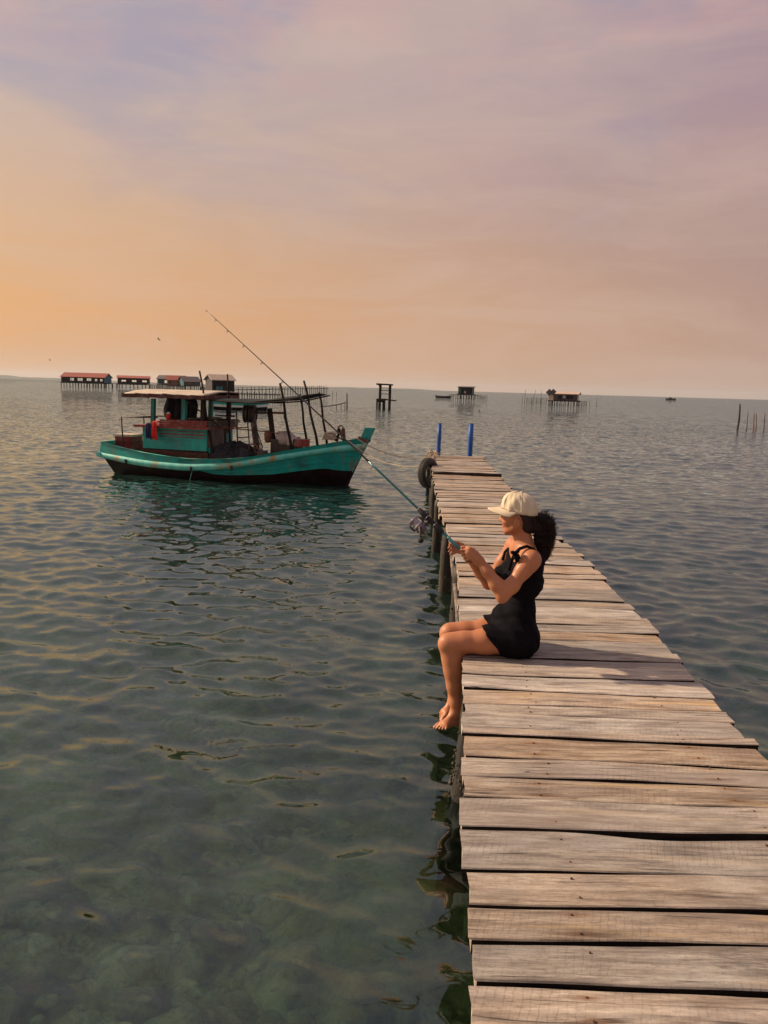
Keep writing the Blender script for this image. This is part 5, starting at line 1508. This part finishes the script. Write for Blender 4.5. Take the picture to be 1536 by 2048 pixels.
# standing poles
def pole(x0, yb, x1, yt, r, lab, grp, mat='stilt', bend=0.):
    p, m = site(x0, yb); t = ony(x1, yt, p[1]); d = Vector(t) - Vector(p)
    pts = [Vector((-d.x * .3, 0, -1.0))] + [d * (i / 6) + Vector((bend * sin(pi * i / 6), 0, 0)) for i in range(7)]
    b = MB(); b.tube(pts, [r] * 2 + [r * (1 - .06 * i) for i in range(1, 7)], 7)
    o = b.build('pole', M[mat], None, True, tuple(p)); tag(o, lab, 'pole', grp)
for a in ((1475, 858, 1480, 808, .075, 'tallest leaning dark pole, leftmost of the poles at the right edge', 'poles at the right edge', 'stilt', .05),
          (1493, 859, 1496, 822, .045, 'thin straight pole second from left at the right edge', 'poles at the right edge', 'greywood'),
          (1507, 860, 1508, 826, .05, 'left one of the close pair of poles at the right edge', 'poles at the right edge', 'wallbrown'),
          (1511, 861, 1512, 826, .05, 'right one of the close pair of poles at the right edge', 'poles at the right edge', 'wallbrown', .03),
          (1527, 862, 1530, 826, .055, 'rightmost pale pole standing at the right edge', 'poles at the right edge', 'greywood'),
          (694, 818, 694, 786, .075, 'lone upright pole in the water right of the boat mast', 'poles by the jetty'),
          (1044, 807, 1046, 792, .05, 'short pole at the far left of the netted pen', 'poles round the low hut'),
          (1049, 807, 1051, 779, .05, 'tall thin pole at the left corner of the netted pen', 'poles round the low hut'),
          (1065, 806, 1072, 779, .05, 'leaning tall pole above the left net fence', 'poles round the low hut'),
          (1081, 806, 1083, 781, .05, 'upright tall pole just left of the low hut', 'poles round the low hut'),
          (1179, 812, 1180, 800, .05, 'short pole right of the right net fence', 'poles round the low hut'),
          (1193, 811, 1194, 796, .05, 'outermost pole to the right of the low hut', 'poles round the low hut'),
          (974, 799, 974, 789, .07, 'short pole beside the far out hut platform', 'poles round the far hut'),
          (665, 792, 665, 782, .07, 'short stake left at the jetty end', 'stakes past the jetty end'), (673, 792, 673, 783, .07, 'short stake farther right past the jetty end', 'stakes past the jetty end'),
          (562, 806, 565, 776, .05, 'slanting pole rising in front of the jetty', 'poles by the jetty')): pole(*a)
p, m = site(641, 818); q_, m2 = site(692, 818); d = Vector(q_) - Vector(p)
o = empty('fallen_rail', tuple(p)); b = MB(); b.tube([Vector((0, 0, 5 * m)), d * .35 + Vector((0, 0, 6 * m)), d * .7 + Vector((0, 0, 9 * m)), d * .98 + Vector((0, 0, 13 * m))], .05, 6); b.build('rail', M['stilt'], o)
for u, h in ((.62, 8), (.8, 10), (.95, 12)): b = MB(); b.tube([d * u + Vector((0, 0, -1)), d * u + Vector((0, 0, h * m))], .035, 6); b.build('stake', M['stilt'], o)
tag(o, 'broken slanting rail on stakes left of the lone upright pole', 'rail')
# lookout frame
p, m = site(770, 819); o = empty('lookout_tower', tuple(p), -.1)
X = lambda x: (x - 770) * m
Z = lambda y: (819 - y) * m
def stick(nm, x0, y0, x1, y1, r, dy=0., mt='stilt'):
    b = MB(); b.tube([(X(x0), dy, Z(y0)), (X(x1), dy, Z(y1))], r, 7); b.build(nm, M[mt], o)
for dy in (0, 1.1):
    stick('post', 757.5, 840, 758.5, 771, .085, dy); stick('post', 777.5, 840, 778, 771, .095, dy)
for x in (753.5, 766, 768.5): stick('short_post', x, 840, x, 799, .10, .1)
for y in (776.5, 781.5, 788.5): stick('rung', 757, y, 779, y + .3, .035)
stick('cross_pole', 768, 799, 792, 801.5, .07); stick('cross_pole', 753, 803.5, 770, 803, .09); stick('brace', 779, 819, 778, 800, .06, -.1)
b = MB(); b.box((X(767), .55, Z(770)), (30 * m, 2.0, .16), ry=radians(1.5)); b.build('roof', M['stilt'], o)
b = MB(); b.box((X(761), .5, Z(800)), (17 * m, 1.3, .22)); b.build('seat_platform', M['stilt'], o)
b = MB(); b.prism([(X(753), -.5, Z(769)), (X(757), -.5, Z(773)), (X(757), -.5, Z(768.5))], (0, 2, 0)); b.build('roof_flap', M['stilt'], o)
tag(o, 'dark open lookout frame on posts with a flat roof and ladder rungs', 'lookout')

# green and white boat behind the canopy
def small_boat(name, label, x0, x1, yw, hpx, rot, mats, cabinpx=0, cat='boat', bow_up=.35):
    p, m = site((x0 + x1) / 2, yw); Lh = (x1 - x0) * m / max(cos(rot), .3); h = hpx * m
    o = empty(name, tuple(p), -atan2(p[0], p[1]) + rot); n = 20
    lv = [(-.35, .30), (0, .75), (.35, .9), (.62, .96), (1.0, 1.0)]
    bands = [(0, 1, mats[0]), (1, 2, mats[0]), (2, 3, mats[1]), (3, 4, mats[2])]
    def pt(u, l, sg):
        z, wd = lv[l]; beam = Lh * .15 * max(sin(pi * (u * .92 + .06)), 0) ** .55 * wd
        shx = .5 * (1 + .13 * z)
        return Vector(((u - .5) * 2 * shx * Lh, -sg * beam, z * h * (1 + bow_up * (2 * u - 1) ** 2 * (1 if u > .5 else .7))))
    for (a, c, mt) in bands:
        b = MB()
        for sg in (1, -1):
            s0 = len(b.v)
            for i in range(n + 1): b.v += [pt(i / n, a, sg), pt(i / n, c, sg)]
            for i in range(n): b.f.append((s0 + 2 * i, s0 + 2 * i + 1, s0 + 2 * i + 3, s0 + 2 * i + 2))
        b.build('hull_strake', M[mt], o, True)
    b = MB()
    for i in range(n + 1): q = pt(i / n, 3, 1); r = pt(i / n, 3, -1); b.v += [q, r]
    for i in range(n): b.f.append((2 * i, 2 * i + 1, 2 * i + 3, 2 * i + 2))
    b.build('deck', M['brown'], o)
    if cabinpx:
        b = MB(); b.box((-.05 * Lh, 0, h * .9 + cabinpx * m * .4), (Lh * .3, Lh * .14, cabinpx * m)); b.build('cabin', M['walldark'], o)
        b = MB(); b.box((-.05 * Lh, 0, h * .9 + cabinpx * m * .95), (Lh * .38, Lh * .18, cabinpx * m * .12)); b.build('cabin_roof', M['roofgrey'], o)
    tag(o, label, cat); return o
ob = small_boat('moored_boat', 'green and white boat seen behind the dark canopy of the fishing boat', 431, 531, 820, 15, .18, ('hullblack', 'white', 'teal'))
b = MB(); b.box((-1.0, 0, .62), (.9, .6, .3)); b.build('deck_box', M['rail'], ob)
small_boat('skiff', 'flat dark skiff lying left of the far out hut', 872, 901, 796, 4, .1, ('hullblack', 'wallgrey', 'wallgrey'))
small_boat('distant_boat', 'tiny dark boat near the horizon at the right', 1333, 1350, 800, 2.6, .1, ('hullblack', 'walldark', 'wallgrey'), 2.2)
for (x, y, lab) in ((924, 812, 'small dark buoy floating left of the far out hut poles'), (959, 822, 'small dark buoy floating nearest the pier end')):
    p, m = site(x, y); o = empty('buoy', tuple(p)); b = MB(); b.ball((0, 0, .04), (.09, .09, .10), 10, 8); b.build('float_body', M['buoy'], o, True)
    b = MB(); b.tube([(0, 0, .1), (.01, 0, .22)], .014, 6); b.build('stem', M['buoy'], o); tag(o, lab, 'buoy', 'buoys')

# birds
def bird(px, py, D, s, bank, lab):
    p = ony(px, py, D); o = empty('bird', tuple(p)); o.rotation_euler = (bank, .5, .6)
    b = MB(); b.tube([(-.5 * s, 0, 0), (-.35 * s, 0, .01), (-.1 * s, 0, .0), (.2 * s, 0, 0), (.36 * s, 0, .0)], [.015 * s, .07 * s, .10 * s, .07 * s, .02 * s], 8); b.build('bird_body', M['bird'], o, True)
    for sg in (1, -1):
        b = MB(); b.sheet(lambda u, v: Vector((-.28 * s + (.30 - .20 * u) * s * v - .0 * s + .30 * s * u * u * 1 - .05 * s, sg * (.04 + .85 * u) * s, (.30 * u - .25 * u * u) * s)), 8, 3, .012 * s); b.build('wing', M['bird'], o, True)
        b = MB(); b.prism([(.30 * s, 0, 0), (.62 * s, sg * .14 * s, 0), (.5 * s, sg * .03 * s, 0)], (0, 0, .012 * s)); b.build('tail', M['bird'], o)
    tag(o, lab, 'bird', 'birds in the sky')
bird(318, 679, 30, .17, .5, 'dark swallow with spread wings, the larger bird above the houses')
bird(100, 720, 52, .13, .9, 'tiny dark bird low over the horizon, leftmost')

# ------------------------------------------------------------------ sea haze
def haze():
    b = MB(); b.box((0, 4000, 60), (30000, 24000, 140))
    m = bpy.data.materials.new('haze'); m.use_nodes = True; nt = m.node_tree; nt.nodes.clear()
    v = nt.nodes.new('ShaderNodeVolumePrincipled'); v.inputs['Color'].default_value = (.86, .90, .95, 1); v.inputs['Density'].default_value = 6e-5; v.inputs['Anisotropy'].default_value = 0.2
    o = nt.nodes.new('ShaderNodeOutputMaterial'); nt.links.new(v.outputs[0], o.inputs['Volume'])
    tag(b.build('haze', m), 'pale sea haze over the water', None, None, 'stuff')
HAZE = True
if HAZE: haze()
